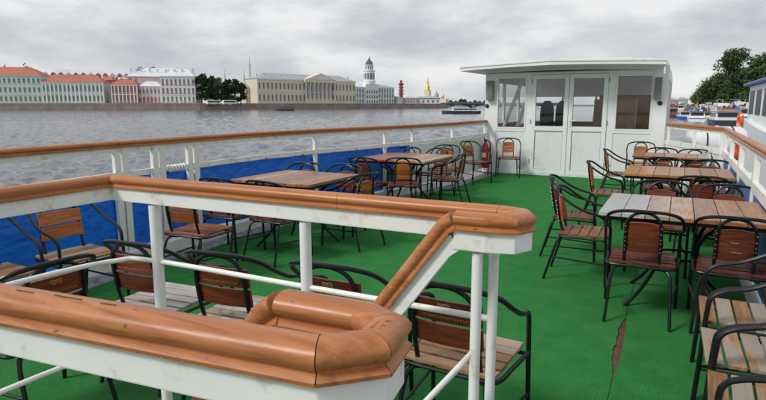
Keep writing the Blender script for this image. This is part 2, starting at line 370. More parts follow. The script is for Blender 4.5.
me.loops.add(fc.size); me.loops.foreach_set('vertex_index', fc.ravel().astype('i4')); me.polygons.add(len(fc))
me.polygons.foreach_set('loop_start', (np.arange(len(fc)) * 4).astype('i4')); me.polygons.foreach_set('use_smooth', np.ones(len(fc), dtype=bool))
me.update(); me.validate(); me.materials.append(MATS['water'])
wo = link('river_water', me); tag(wo, kind='structure')
wm = MB(); ob = [(9000 * math.sin(R(35 + (248 - 35) * i / 24)), 9000 * math.cos(R(35 + (248 - 35) * i / 24)), WZ - .02) for i in range(25)]
wm.v = [(0, 0, WZ - .02)] + ob; wm.f = [(0, i, i + 1) for i in range(1, 25)]
wm.build('river_water_astern', 'water', wo)

# ================================================================== own boat: deck, hull
PORT = [(-3, -4.1), (1.0, -4.42), (2.4, -4.53), (3.5, -4.61), (4.5, -4.64), (5.6, -4.64), (6.65, -4.50), (8.1, -4.20), (9.0, -4.04), (10.2, -3.88), (12.5, -3.82), (16, -3.7), (20, -2.9)]
STBD = [(-3, .45), (2, .62), (9.88, .62), (12.1, -.2), (14, -.25), (20, -1.1)]
HX0, HX1, HY0, HY1 = -2.02, -.42, .70, 1.44     # stair opening
ys = sorted(set([p[0] for p in PORT] + [p[0] for p in STBD] + [HY0, HY1, 1.0, 3.0, 5, 7, 11]))
def strips(name, mat, xl, xr, z, ys, parent=None, hole=True, thick=.006):
    mb = MB()
    for a, b in zip(ys, ys[1:]):
        def quad(l0, r0, l1, r1):
            mb.add([(l0, a, z), (r0, a, z), (r1, b, z), (l1, b, z)], [(0, 1, 2, 3)])
        if hole and a >= HY0 - 1e-6 and b <= HY1 + 1e-6:
            if xl(a) < HX0: quad(xl(a), min(HX0, xr(a)), xl(b), min(HX0, xr(b)))
            if xr(a) > HX1: quad(max(HX1, xl(a)), xr(a), max(HX1, xl(b)), xr(b))
        else: quad(xl(a), xr(a), xl(b), xr(b))
    return mb.build(name, mat, parent)
px = lambda y: interp(PORT, y); sx = lambda y: interp(STBD, y)
deck = strips('deck', 'grey_edge', lambda y: px(y) - .05, lambda y: sx(y) + .05, -.012, ys); tag(deck, kind='structure')
strips('deck_subfloor', 'ply', lambda y: px(y) + .55, lambda y: sx(y) - .1, -.007, [y for y in ys if y <= 12.5], deck)
# carpet laid in two widths; the seam has torn open next to the near table
SEAM = lambda y: -.225 + .012 * math.sin(y * .9)
def tear(y):
    g = .0022
    if 3.22 < y < 4.18:
        u = (y - 3.22) / .96
        g += .029 * math.sin(math.pi * u) ** .7 * (1 + .22 * math.sin(y * 11 + 1) + .13 * math.sin(y * 37) + .06 * math.sin(y * 83)) * (.8 + .4 * u)
    return g
cy = sorted(set([y for y in ys if y <= 12.33] + [12.33] + [3.1 + .03 * i for i in range(40)] + [i * .5 for i in range(0, 25)]))
def curl(y): return tear(y)
strips('carpet', 'carpet', lambda y: px(y) + .33 + .012 * math.sin(y * 5), lambda y: SEAM(y) - curl(y), 0, cy, deck)
strips('carpet', 'carpet', lambda y: SEAM(y) + curl(y) * .6, lambda y: sx(y) - .06, 0, cy, deck, hole=True)
hl = MB()
for tab, o in ((PORT, -.05), (STBD, .05)):
    for (a, b), (c, d) in zip(tab, tab[1:]):
        hl.add([(b + o, a, -.012), (d + o, c, -.012), (d + o * .2, c, WZ - .3), (b + o * .2, a, WZ - .3)], [(0, 1, 2, 3)])
hl.build('hull_side', 'hull_white', deck)
kb = MB()
kb.sweep([(px(y) + .02, y, .05) for y in [p[0] for p in PORT if p[0] <= 12.33]], [(-.03, -.065), (.03, -.065), (.03, .05), (-.03, .05)])
kb.sweep([(sx(y) - .02, y, .05) for y in [p[0] for p in STBD if p[0] <= 12.2]], [(-.03, -.065), (.03, -.065), (.03, .05), (-.03, .05)])
kb.build('deck_kerb', 'white', deck)
# stairs going down to the lower deck
st = thing('companionway_stairs', 'steep stairs going down through the deck inside the wooden stair railing', 'stairs', (HX1, (HY0 + HY1) / 2, 0))
for i in range(8):
    MB().box(-.20 * i - .24, -.20 * i, -.36, .36, -.27 * (i + 1) - .03, -.27 * (i + 1)).build('step', 'ply', st, bevel=.004)
for s in (-1, 1):
    MB().add([(0, s * .37, -.02), (-1.6, s * .37, -2.2), (-1.6, s * .37, -2.4), (0, s * .37, -.3), (0, s * .365, -.02), (-1.6, s * .365, -2.2), (-1.6, s * .365, -2.4), (0, s * .365, -.3)],
             [(0, 1, 2, 3), (7, 6, 5, 4), (0, 4, 5, 1), (2, 6, 7, 3)]).build('stringer', 'white', st)
lw = MB(); lw.box(-2.6, .2, .2, 2.2, -2.45, -2.4); tag(lw.build('lower_deck', 'lino'), kind='structure')

# ================================================================== outer railing
_h = [(.0345, -.031), (.0355, -.024), (.030, -.019), (.0245, -.0155), (.0245, -.0115), (.030, -.006), (.0345, .002), (.0345, .012), (.029, .021), (.019, .028), (0, .031)]
HR = [(-a, b) for a, b in _h[:1]] + _h + [(-a, b) for a, b in _h[-2:0:-1]]
def bar(wd, h): return [(-wd / 2, -h / 2), (wd / 2, -h / 2), (wd / 2, h / 2), (-wd / 2, h / 2)]
RZ = 1.14
def at_px(x, y, z):
    r = ray(x, y); return Vector((0, 0, EYE)) + r * ((z - EYE) / r.z)
def y_on_port(xpix):           # where a bearing meets the port rail
    r = ray(xpix, HOR); lo, hi = 0., 12.3
    for _ in range(50):
        m_ = (lo + hi) / 2
        if px(m_) - r.x / r.y * m_ < 0: lo, hi = m_, hi
        else: lo, hi = lo, m_
        # left of the bearing while still short of it
    return (lo + hi) / 2
port = thing('port_railing', 'long white railing with brown cap and blue sheet along the river side', 'railing', (-4.6, 4, 0))
def P(o):                      # parent but keep world coordinates in the mesh
    o.matrix_parent_inverse = o.parent.matrix_world.inverted() if o.parent else Matrix(); return o
bpy.context.view_layer.update()
def par(o): o.matrix_parent_inverse = Matrix.Translation(-o.parent.location); return o
breaks = [-2, 1.0, 3.52, 5.9, 8.3, 10.3, 12.33]
for a, b in zip(breaks, breaks[1:]):
    stn = [a + .002] + [y for y, _ in PORT if a < y < b] + [b - .002]
    par(MB().sweep([(px(y), y, RZ) for y in stn], HR).build('handrail_section', 'rail_wood', port, True))
stn = [-2] + [y for y, _ in PORT if -2 < y < 12.3] + [12.32]
par(MB().sweep([(px(y), y, RZ - .056) for y in stn], bar(.03, .052)).build('top_rail', 'white_worn', port))
par(MB().sweep([(px(y), y, .85) for y in stn], bar(.03, .055)).build('middle_rail', 'white_worn', port))
posts = [0.2, 1.6] + [y_on_port(v) for v in (112, 120.5, 150.5, 158, 186, 193, 314, 385, 412.5, 453)] + [12.25]
for i, y in enumerate(posts):
    q = MB().box(-.022, .022, -.033 if 1 < i < 8 else -.028, .033 if 1 < i < 8 else .028, .0, RZ - .083).build('post', 'white', port, bevel=.004)
    q.location = (px(y) + 4.6 - (.004 if i % 2 else -.002), y - 4, 0)
# blue sheet hung below the middle rail, and solid white panels near the cabin
yb = y_on_port(412.5)
sh = MB(); k = 90; yy = [-2 + (yb + 2) * i / k for i in range(k + 1)]
zz = [.815, .6, .38, .12]
for y in yy:
    for j, z in enumerate(zz):
        sh.v.append((px(y) - .040 + .012 * math.sin(y * 7 + j) * (j / 3) + .006 * math.sin(y * 23), y, z + (.003 * math.sin(y * 9.0) if j == 0 else 0)))
for i in range(k):
    for j in range(3):
        a = i * 4 + j; sh.f.append((a, a + 4, a + 5, a + 1))
par(sh.build('blue_sheet', 'blue_sheet', port, True))
for a, b in ((yb + .04, y_on_port(453) - .03), (y_on_port(453) + .03, 12.22)):
    par(MB().sweep([(px(a) - .004, a, .46), (px(b) - .004, b, .46)], bar(.012, .70)).build('side_panel', 'white_panel', port))
for v in (162, 300, 263, 355):      # eyelet bolts holding the sheet
    y = y_on_port(v); par(MB().lathe([(.0, 0), (.012, .002), (.012, .01), (0, .014)], (px(y) + .02, y, .835), 8, Matrix.Rotation(R(90), 3, 'Y')).build('bolt', 'steel', port, True))
y0 = y_on_port(164); pts = []
for i in range(60):
    t = i / 59; pts.append((px(y0 + .22 * t) + .03 * math.cos(t * 34), y0 + .22 * t, .85 + .034 * math.sin(t * 34)))
par(MB().tube(pts, .009, 6).build('rope_lashing', 'tag_white', port, True))

stb = thing('starboard_railing', 'white railing with brown cap and blue lower panels beside the moored boats', 'railing', (.6, 8, 0))
br = [-2, 3.1, 6.6, 9.88, 12.1]
for a, b in zip(br, br[1:]):
    par(MB().sweep([(sx(a), a + .002, RZ), (sx(b), b - .002, RZ)], HR).build('handrail_section', 'rail_wood', stb, True))
ss = [(-2, sx(-2))] + [(y, x) for y, x in STBD if -2 < y < 12.3]
par(MB().sweep([(x, y, RZ - .056) for y, x in ss], bar(.03, .052)).build('top_rail', 'white_worn', stb))
par(MB().sweep([(x, y, .80) for y, x in ss], bar(.045, .085)).build('middle_rail', 'white_worn', stb))
for y in (.4, 1.7, 3.0, 4.4, 5.8, 7.15, 8.45, 9.6, 9.95, 10.9, 12.0):
    q = MB().box(-.024, .024, -.05, .05, 0, RZ - .083).build('post', 'white', stb, bevel=.004); q.location = (sx(y) - .6, y - 8, 0)
for a, b in ((.45, 1.65), (1.75, 2.95), (3.05, 4.35), (4.45, 5.75), (5.85, 7.1), (7.2, 8.4), (8.5, 9.55)):
    par(MB().sweep([(sx(a), a, .43), (sx(b), b, .43)], bar(.010, .62)).build('blue_panel', 'blue_cover', stb))
for a, b in ((10.0, 10.85), (10.95, 11.95)):
    par(MB().sweep([(sx(a), a, .43), (sx(b), b, .43)], bar(.010, .62)).build('side_panel', 'white_panel', stb))

# ================================================================== stair railing in the foreground
IZ = 1.18
sr = thing('stair_railing', 'large foreground railing with thick orange-brown handrail looping around the stair opening', 'railing', (-1.2, 1.05, 0))
HB = [(a * .88, b * .85) for a, b in HR]
far_y, ret_y, lx = 1.60, 1.475, -2.15
nearL = (-2.15, .36); nearR = (-.40, .575)
def sections(path, cuts):
    """one mitred sweep, then sawn into separate lengths at the joints"""
    V3 = [Vector((x, y, IZ)) for x, y in path]; ex = [V3[0]]; idx = [0]
    for i in range(1, len(V3) - 1):
        e0 = (V3[i - 1] - V3[i]); e1 = (V3[i + 1] - V3[i]); q_ = .006 / max(e0.length, .012), .006 / max(e1.length, .012)
        ex += [V3[i] + e0 * q_[0], V3[i], V3[i] + e1 * q_[1]]; idx.append(len(ex) - 2)
    ex.append(V3[-1]); idx.append(len(ex) - 1); cuts = [idx[c] for c in cuts]
    full = MB().sweep(ex, HB); n = len(HB)
    for a_, b_ in zip(cuts, cuts[1:]):
        mb = MB(); mb.v = [Vector(v) for v in full.v[a_ * n:(b_ + 1) * n]]; k_ = b_ - a_
        for e0, e1, lo in ((0, 1, 0), (k_, k_ - 1, k_ * n)):      # open the joint by a saw cut
            for j in range(n):
                p, q_ = mb.v[e0 * n + j], mb.v[e1 * n + j]; mb.v[e0 * n + j] = p + (q_ - p).normalized() * .0008
        mb.f = [(i * n + j, i * n + (j + 1) % n, (i + 1) * n + (j + 1) % n, (i + 1) * n + j) for i in range(k_) for j in range(n)] + [tuple(range(n - 1, -1, -1)), tuple(range(k_ * n, (k_ + 1) * n))]
        par(mb.build('handrail_section', 'rail_wood_x' if abs(full.v[a_ * n][0] - full.v[b_ * n][0]) > abs(full.v[a_ * n][1] - full.v[b_ * n][1]) else 'rail_wood', sr, True))
farp = [(-2.15, .40), (lx, far_y), (-1.0, 1.612), (-.45, 1.622), (-.385, 1.603), (-.362, 1.553), (-.385, 1.503), (-.45, 1.487), (-.54, 1.485)]
nearp = [nearL, (-1.1, .486), (-.388, .567), (-.336, .618), (-.346, .682), (-.400, .706), (-.545, .698)]
sections(farp, [0, 1, 2, 3, 5, 8]); sections(nearp, [0, 1, 2, 3, 4, 6])
# descending hand rails either side of the stairs
for (x, y) in ((-.54, 1.485), (-.545, .698)):
    p0 = Vector((x, y, IZ)); p1 = p0 + Vector((-.95, -.02, -1.25))
    par(MB().sweep([p0 + Vector((-.002, 0, 0)), p0 + Vector((-.03, 0, -.02)), p1], HB).build('sloping_handrail', 'rail_wood_x', sr, True))
    par(MB().sweep([p0 + Vector((.005, 0, -.062)), p0 + Vector((-.03, 0, -.088)), p1 + Vector((0, 0, -.085))], bar(.035, .05)).build('sloping_fascia', 'white_worn', sr))
FZ = IZ - .0535
par(MB().sweep([(x, y, FZ) for x, y in nearp], bar(.042, .056)).build('fascia', 'white_worn', sr, bevel=.003))
par(MB().sweep([(x, y, FZ) for x, y in farp], bar(.042, .058)).build('fascia', 'white_worn', sr, bevel=.003))
def postat(x, y, r, z0=0.0, z1=IZ - .09):
    par(MB().lathe([(r, z0), (r, z1)], (x, y, 0), 14).build('post', 'white', sr, True))
for x, y, r in ((-1.90, 1.603, .023), (-1.15, 1.613, .021), (-.465, 1.62, .0155), (-.475, 1.49, .0155), (-2.14, .9, .022), (-.47, .70, .015), (-.52, .556, .02), (-1.9, .395, .02), (-1.2, .475, .02)):
    postat(x, y, r)
for z in (.85, .46):
    par(MB().tube(smooth_path([(-2.13, .42, z), (-2.13, 1.2, z), (-2.07, 1.52, z), (-1.93, 1.603, z), (-1.15, 1.613, z), (-.465, 1.62, z)], 6), .0105, 10).build('tube_rail', 'white', sr, True))
    par(MB().tube([(-.47, 1.485, z - .045), (-1.12, 1.47, z - .9)], .0095, 10).build('sloping_tube_rail', 'white', sr, True))
    par(MB().tube([(-2.13, .37, z), (-.5, .556, z)], .0105, 10).build('tube_rail', 'white', sr, True))
# scratches on the near hand rail
rnd = random.Random(3)
def on_near(u, s, z): 
    a = Vector(nearL + (IZ,)); b = Vector((-.40, .568, IZ)); d = (b - a).normalized(); n_ = Vector((d.y, -d.x, 0))
    return a + (b - a) * u + n_ * s + Vector((0, 0, z))
for u0, s0, n_ in ((.70, .004, 5), (.745, .001, 7), (.80, .002, 4)):
    par(MB().tube([on_near(u0 + i * .0055, s0 + .0016 * rnd.random(), .0268) for i in range(n_)], .0008, 5).build('scratch', 'ink', sr))
for w_ in range(6):           # small scratches by the bend
    l_ = .010 + .006 * rnd.random(); x0_ = -.348 + .002 * rnd.random(); y0_ = .628 + .0062 * w_
    par(MB().tube([(x0_ + l_ * q / 4, y0_ + .003 * q / 4 + .0008 * rnd.random(), IZ + .0257) for q in range(5)], .0004, 4).build('scratched_mark', 'ink', sr))

# ================================================================== wheelhouse
WY = 12.33; WX0, WX1 = -3.86, -.24
cb = thing('wheelhouse', 'white deck cabin with glazed double doors and flat overhanging roof', 'cabin', (-2.05, WY, 0))
def cbox(name, mat, *b, parent=None, bevel=.004):
    o = MB().box(*b).build(name, mat, parent or cb, bevel=bevel)
    if parent is None: par(o)
    else: o.matrix_parent_inverse = Matrix.Translation(-cb.location)
    return o
WT = 2.17
# aft wall: piers, header and dado panels
for a, b in ((WX0, -3.60), (-2.94, -2.83), (-1.31, -1.18), (-.49, WX1)):
    cbox('wall_pier', 'white_cabin', a, b, WY, WY + .07, 0, WT)
cbox('wall_header', 'white_cabin', -3.60, -2.94, WY + .002, WY + .068, 2.09, WT); cbox('wall_header', 'white_cabin', -1.18, -.49, WY + .002, WY + .068, 2.09, WT)
cbox('door_header', 'white_cabin', -2.83, -1.31, WY + .002, WY + .068, 2.13, WT)
def win(x0, x1, z0, z1, y=WY + .03, fr=.035):
    f_ = MB()
    for b in ((x0, x0 + fr, z0, z1), (x1 - fr, x1, z0, z1), (x0 + fr, x1 - fr, z0, z0 + fr), (x0 + fr, x1 - fr, z1 - fr, z1)):
        f_.box(b[0], b[1], y - .035, y + .025, b[2], b[3])
    wd = par(f_.build('window', 'white_cabin', cb))
    gl = MB().box(x0 + fr - .01, x1 - fr + .01, y - .003, y + .003, z0 + fr - .01, z1 - fr + .01).build('glass', 'glass', wd)
    MB().box(x0 + fr - .004, x1 - fr + .004, y - .012, y - .006, z0 + fr - .004, z0 + fr + .008).build('seal', 'rubber', wd)
    MB().box(x0 + fr - .004, x1 - fr + .004, y - .012, y - .006, z1 - fr - .008, z1 - fr + .004).build('seal', 'rubber', wd)
    return wd
for x0, x1 in ((-3.60, -2.94), (-1.18, -.49)):
    win(x0 + .002, x1 - .002, .985, 2.088)
    cbox('dado_panel', 'white_panel', x0, x1, WY + .012, WY + .06, 0, .983)
    for b in ((x0, x1, .93, .983), (x0, x1, .0, .075)): cbox('dado_rail', 'white_cabin', b[0], b[1], WY + .001, WY + .011, b[2], b[3])
for x0, x1, hs in ((-2.826, -2.075, 1), (-2.065, -1.314, -1)):
    f_ = MB(); fr = .085
    for b in ((x0, x0 + fr, .03, 2.12), (x1 - fr, x1, .03, 2.12), (x0 + fr, x1 - fr, .03, .13), (x0 + fr, x1 - fr, .955, 1.05), (x0 + fr, x1 - fr, 2.03, 2.12)):
        f_.box(b[0], b[1], WY - .02, WY + .035, b[2], b[3])
    dr = par(f_.build('door', 'white_cabin', cb, bevel=.004))
    MB().box(x0 + fr - .005, x1 - fr + .005, WY + .004, WY + .02, .125, .96).build('panel', 'white_panel', dr)
    MB().box(x0 + fr - .01, x1 - fr + .01, WY + .006, WY + .011, 1.04, 2.04).build('glass', 'glass', dr)
    sl = MB()
    for b in ((x0 + fr, x1 - fr, 1.05, 1.06), (x0 + fr, x1 - fr, 2.02, 2.03), (x0 + fr, x1 - fr, .13, .136), (x0 + fr, x1 - fr, .949, .955)): sl.box(b[0], b[1], WY - .004, WY + .003, b[2], b[3])
    for xx in (x0 + fr, x1 - fr - .007):
        sl.box(xx, xx + .007, WY - .004, WY + .003, 1.06, 2.02); sl.box(xx, xx + .007, WY - .004, WY + .003, .136, .949)
    sl.build('seal', 'plastic_grey', dr)
    if hs == -1:
        h_ = MB(); h_.box(x0 + .025, x0 + .06, WY - .032, WY - .02, 1.05, 1.26); h_.tube([(x0 + .042, WY - .03, 1.17), (x0 + .042, WY - .065, 1.17), (x0 + .16, WY - .065, 1.17)], .009, 8); h_.build('handle', 'tag_white', dr, True)
    for z in (.25, 1.1, 1.95):
        xx = x0 - .006 if hs == 1 else x1 + .006
        MB().lathe([(.009, z), (.009, z + .09)], (xx, WY - .024, 0), 8).build('hinge', 'plastic_grey', dr, True)
cbox('threshold', 'white_cabin', -2.83, -1.31, WY - .015, WY + .07, 0, .028)
# roof: low-pitched slab with a deep overhang over the deck
rp = [(-4.33, 11.95), (-2.35, 11.55), (-.29, 11.68), (-.27, 17.3), (-4.2, 17.3)]
def camber(x): return 2.215 + .055 * (1 - ((x + 2.25) / 2.15) ** 2)
rm = MB(); pts = []
for (x0, y0_), (x1, y1_) in zip(rp, rp[1:] + rp[:1]):
    for i in range(6): pts.append((x0 + (x1 - x0) * i / 6, y0_ + (y1_ - y0_) * i / 6))
n = len(pts); ctr = (-2.25, 14.5)
for dz in (0, .10): rm.v += [(x, y, camber(x) + dz) for x, y in pts]
rm.v += [(ctr[0], ctr[1], 2.27), (ctr[0], ctr[1], 2.41)]
for i in range(n):
    j = (i + 1) % n; rm.f += [(i, j, n + j, n + i), (j, i, 2 * n), (n + i, n + j, 2 * n + 1)]
rf = par(rm.build('roof', 'white_cabin', cb))
gm = MB().sweep([(x, y, camber(x) + .085) for x, y in [(-4.335, 11.945), (-2.35, 11.543), (-.28, 11.673)]], bar(.02, .03)); gm.build('roof_trim', 'white', rf).matrix_parent_inverse = Matrix.Translation((2.05, -WY, 0)); rf.children[0].matrix_parent_inverse = Matrix()
cbox('gutter_pipe', 'white_panel', -.325, -.295, 11.72, 11.76, 2.06, 2.21)
par(MB().sweep([(WX0 + (WX1 - WX0) * i / 10, WY + .034, camber(WX0 + (WX1 - WX0) * i / 10) - .015) for i in range(11)], bar(.066, .09)).build('wall_head', 'white_cabin', cb))
# side walls with big windows, raked windscreen
for xx, s in ((WX0, 1), (WX1, -1)):
    a, b = sorted((xx, xx + s * .06))
    cbox('side_wall', 'white_cabin', a, b, WY + .072, 16.6, 0, 1.0); cbox('side_wall', 'white_cabin', a, b, WY + .072, 16.6, 2.0, WT + .02)
    for y in (WY + .075, 13.7, 15.1, 16.5): cbox('side_mullion', 'white_cabin', a + .001, b - .001, y, y + .09, 1.0, 2.0)
    cbox('side_glass', 'glass_thin', (a + b) / 2 - .003, (a + b) / 2 + .003, WY + .08, 16.6, 1.0, 2.0, bevel=0)
cbox('front_wall', 'white_cabin', WX0 + .06, WX1 - .06, 16.54, 16.6, 0, 1.0)
cbox('front_header', 'white_panel', WX0 + .06, WX1 - .06, 16.95, 17.0, 1.72, 2.2)
cbox('bulkhead', 'panel_wood', -1.95, WX1 - .07, 16.3, 16.36, .02, 1.75)
for x in (-3.8, -3.0, -2.1, -1.2, -.34):
    par(MB().tube([(x, 16.57, 1.0), (x, 17.1, 2.2)], .035, 4).build('windscreen_post', 'white_cabin', cb))
for x0, x1 in ((-3.6, -3.25), (-3.3, -3.0)):       # raked struts inside the aft corner
    par(MB().tube([(x0 + .02, 12.9, .98), (x1 + .06, 13.0, 2.12)], .045, 6).build('strut', 'white', cb))
cbox('cabin_floor', 'lino', WX0 + .06, WX1 - .06, WY + .07, 16.54, 0, .02, bevel=0)
cbox('ceiling_panel', 'white_panel', WX0 + .06, WX1 - .06, WY + .07, 16.5, 2.175, 2.19, bevel=0)
for x0, x1 in ((WX0 + .05, WX0 + .20), (-.47, -.35)):
    lx0 = par(MB().box(x0, x1, WY - .11, WY - .001, 1.60, 2.02).build('wall_lamp', 'plastic_grey', cb, bevel=.012))
    MB().box(x0 + .02, x1 - .02, WY - .114, WY - .109, 1.63, 1.99).build('diffuser', 'plastic_grey', lx0)
for x, z in ((-3.81, 1.475), (-.365, 1.53)):
    k_ = par(MB().lathe([(.0, 0), (.042, 0), (.045, .012), (.03, .03), (0, .032)], (x, WY, z), 16, Matrix.Rotation(R(90), 3, 'X')).build('deck_speaker', 'rubber', cb, True))
# wheelhouse contents
hc = thing('wood_cabinet', 'brown wooden cabinet behind the right cabin window', 'cabinet', (-1.2, 14.0, .02))
MB().box(-.55, .32, -.25, .25, 0, 1.60).build('body', 'panel_wood', hc, bevel=.006)
for i in range(2): MB().box(-.53 + .425 * i, -.13 + .425 * i, -.27, -.251, .04, 1.56).build('door', 'panel_wood', hc, bevel=.005)
hc = thing('helm_console', 'long brown wooden console under the cabin windscreen', 'console', (-2.6, 15.9, .02))
MB().box(-1.1, 1.0, -.3, .4, 0, 1.0).build('body', 'panel_wood', hc, bevel=.01); MB().box(-1.12, 1.02, -.33, .42, 1.0, 1.04).build('top', 'panel_wood', hc, bevel=.006)
for i, x in enumerate((-3.0, -2.62)):
    hs_ = thing('helm_chair', ['dark round-topped helm chair inside the cabin, left of the pair', 'dark round-topped helm chair inside the cabin, right of the pair'][i], 'chair', (x, 15.0, .02), 0, 'helm chairs in the cabin')
    MB().lathe([(.2, 0), (.2, .03), (.04, .05), (.04, .5)], n=12).build('pedestal', 'steel', hs_, True)
    MB().box(-.2, .2, -.2, .22, .5, .6).build('cushion', 'seat_dark', hs_, bevel=.03)
    MB().add([(x_ * .17, y_, z_) for y_ in (-.24, -.18) for x_, z_ in ((-1, .6), (1, .6), (1, 1.35), (.8, 1.5), (.4, 1.58), (-.4, 1.58), (-.8, 1.5), (-1, 1.35))],
             [tuple(range(8)), tuple(range(15, 7, -1))] + [(i_, (i_ + 1) % 8, 8 + (i_ + 1) % 8, 8 + i_) for i_ in range(8)]).build('backrest', 'seat_dark', hs_, bevel=.02)
bn = thing('cabin_bench', 'brown wooden bench along the left cabin windows', 'bench', (-3.45, 13.9, .02))
MB().box(-.33, .2, -1.1, 1.1, .42, .48).build('seat', 'panel_wood', bn, bevel=.006); MB().box(-.33, -.29, -1.1, 1.1, .5, 1.05).build('backrest', 'panel_wood', bn, bevel=.006)
MB().box(-.3, .15, -1.05, 1.05, 0, .42).build('base', 'panel_wood', bn)

# ================================================================== chairs
BK = lambda z: -.185 - .165 * (z - .43)          # back plane: leans away with height
def chair_proto(style):
    boards, seatm, backm, logo = style; bw = .165 if boards == 2 else .130; hw = bw - .013
    t = thing('bistro_chair', 'x', 'chair', group='bistro chairs on the deck'); t.scale = (.945, .945, .945)
    r = .0125
    half = [(.258, .225, 0), (.254, .212, .25), (.250, .20, .52), (.251, .185, .60), (.257, .13, .638), (.264, .02, .668), (.260, -.10, .728), (.232, -.198, .798), (.145, -.252, .832), (0, -.27, .840)]
    path = half + [(-x, y, z) for x, y, z in half[-2::-1]]
    MB().tube(smooth_path(path, 5), r, 8).build('arm_hoop', 'black_steel', t, True)
    hp = [(hw, -.17, .425), (hw, BK(.55), .55), (hw, BK(.68), .68), (hw * .88, BK(.76), .765), (hw * .54, BK(.80), .812), (0, BK(.82), .828)]
    hp = hp + [(-x, y, z) for x, y, z in hp[-2::-1]]
    MB().tube(smooth_path(hp, 5), r * .92, 8).build('back_hoop', 'black_steel', t, True)
    MB().tube(smooth_path([(.255, .19, .415), (.245, 0, .418), (.235, -.15, .418), (.19, -.195, .418), (0, -.2, .418), (-.19, -.195, .418), (-.235, -.15, .418), (-.245, 0, .418), (-.255, .19, .415)], 4), .0105, 8).build('seat_frame', 'black_steel', t, True)
    MB().tube([(.255, .195, .405), (-.255, .195, .405)], .0105, 8).build('front_bar', 'black_steel', t, True)
    for s in (-1, 1):
        MB().tube(smooth_path([(s * .10, -.17, .405), (s * .165, -.185, .40), (s * .195, -.215, .35), (s * .208, -.27, .16), (s * .218, -.315, 0)], 5), .0115, 8).build('leg', 'black_steel', t, True)
    MB().tube([(.204, -.255, .215), (.26, .21, .20)], .008, 6).build('stretcher', 'black_steel', t, True)
    MB().tube([(-.204, -.255, .215), (-.26, .21, .20)], .008, 6).build('stretcher', 'black_steel', t, True)
    sm = MB().box(-.222, .222, -.037, .037, -.009, .009).mesh('seat_slat', seatm, bevel=.003)
    for i in range(5):
        o = link('seat_slat', sm, t, (0, -.160 + .0865 * i, .437)); o.rotation_euler = (R([-5, -2, 0, 0, 4][i]), 0, 0)
    dz = [(.545, .645), (.657, .757)] if boards == 2 else [(.525, .588), (.593, .656), (.661, .752)]
    for i, (a, b) in enumerate(dz):
        mb = MB(); n = 8; dome = (i == len(dz) - 1)
        vs = []
        for yo in (-.0085, .0085):
            for j in range(n + 1):
                x = -bw + 2 * bw * j / n; bow = -.018 * (1 - (x / bw) ** 2)
                top = b + ((.022 if boards == 3 else .004) * (1 - (x / bw) ** 2) - (.018 if boards == 3 else 0) if dome else 0)
                for z in (a, top): vs.append((x, BK(z) + .021 + yo + bow, z))
        m_ = 2 * (n + 1); fs = []
        for j in range(n):
            q = 2 * j; fs += [(q, q + 2, q + 3, q + 1), (m_ + q, m_ + q + 1, m_ + q + 3, m_ + q + 2), (q, m_ + q, m_ + q + 2, q + 2), (q + 1, q + 3, m_ + q + 3, m_ + q + 1)]
        fs += [(0, 1, m_ + 1, m_), (2 * n, m_ + 2 * n, m_ + 2 * n + 1, 2 * n + 1)]
        bo = mb.add(vs, fs).build('back_slat', backm, t, bevel=.0025)
        if logo and dome:         # worn gold emblem and line of print on both faces
            g = MB()
            for side in (1, -1):
                def pt(u, z): 
                    bow = -.018 * (1 - (u / .175) ** 2); return Vector((u, BK(z) + .021 + bow + side * .0092, z))
                c_ = .735 if side == -1 else .715
                curl = [pt(-.030 + .060 * q / 40 + .010 * math.sin(q * .63), c_ + .010 * math.cos(q * .63) + .004 * math.sin(q * .3)) for q in range(41)]
                if side == 1: curl = [pt(-.085 + .17 * q / 60 + .010 * math.sin(q * .8), c_ + .013 * math.cos(q * .8) - .00 + .02 * (q / 60 - .5)) for q in range(61)]
                g.tube(curl, .0016, 4)
                for q in range(17):
                    u = -.105 + .21 * q / 16; z = .680
                    g.tube([pt(u - .0035, z - .003), pt(u - .0035, z + .0045), pt(u + .0035, z + (.0045 if q % 3 else -.003))], .0014, 4)
            g.build('gold_print', 'gold_print', bo)
        if boards == 3:
            g = MB()
            for s in (-1, 1):
                for z in (a + .015, b - .02 - (.012 if dome else 0)): g.lathe([(.0, .0), (.006, .0), (.005, .004), (0, .005)], (s * hw, BK(z) - .0125, z), 8, Matrix.Rotation(R(90), 3, 'X'))
            g.build('bolt_heads', 'steel', bo, True)
    return t
STY = {'A': (2, 'wood_pale_sheen', 'wood_red', True), 'B': (2, 'wood_worn', 'wood_orange', True), 'C': (3, 'wood_red', 'wood_red', False), 'D': (3, 'wood_brown', 'wood_orange', False), 'F': (2, 'wood_brown', 'wood_orange', False), 'E': (2, 'wood_tan', 'wood_red', True)}
PROTO = {}
def chair(style, bx, by, rz, label, group):
    """bx, by = foot point under the top of the backrest; rz 0 faces forward (+Y)"""
    a = R(rz); loc = (bx - math.sin(a) * .235, by + math.cos(a) * .235, 0)
    if style not in PROTO:
        p = PROTO[style] = chair_proto(STY[style]); p.location = loc; p.rotation_euler = (0, 0, a); p['label'] = label; p['group'] = group; return p
    return copy_tree(PROTO[style], loc, a, label, group)
g1 = 'chairs lined up behind the stair railing'; g2 = 'chairs along the blue sheet'; g3 = 'chairs around the left tables'; g4 = 'chairs around the right tables'; g5 = 'weathered chairs along the starboard rail'
chair('A', -2.49, 1.53, 88, 'chair with dark red back turned sideways, leftmost against the stair railing', g1)
chair('A', -2.50, 1.93, 5, 'dark-backed chair just left of the left white post of the stair railing', g1)
chair('A', -1.94, 1.98, 6, 'dark-backed chair between the left and middle posts of the stair railing', g1)
chair('A', -1.36, 2.06, 3, 'dark-backed chair whose back stands behind the middle white post of the stair railing', g1)
chair('E', -.79, 2.04, -3, 'chair with tan worn seat right behind the double white posts', g1)
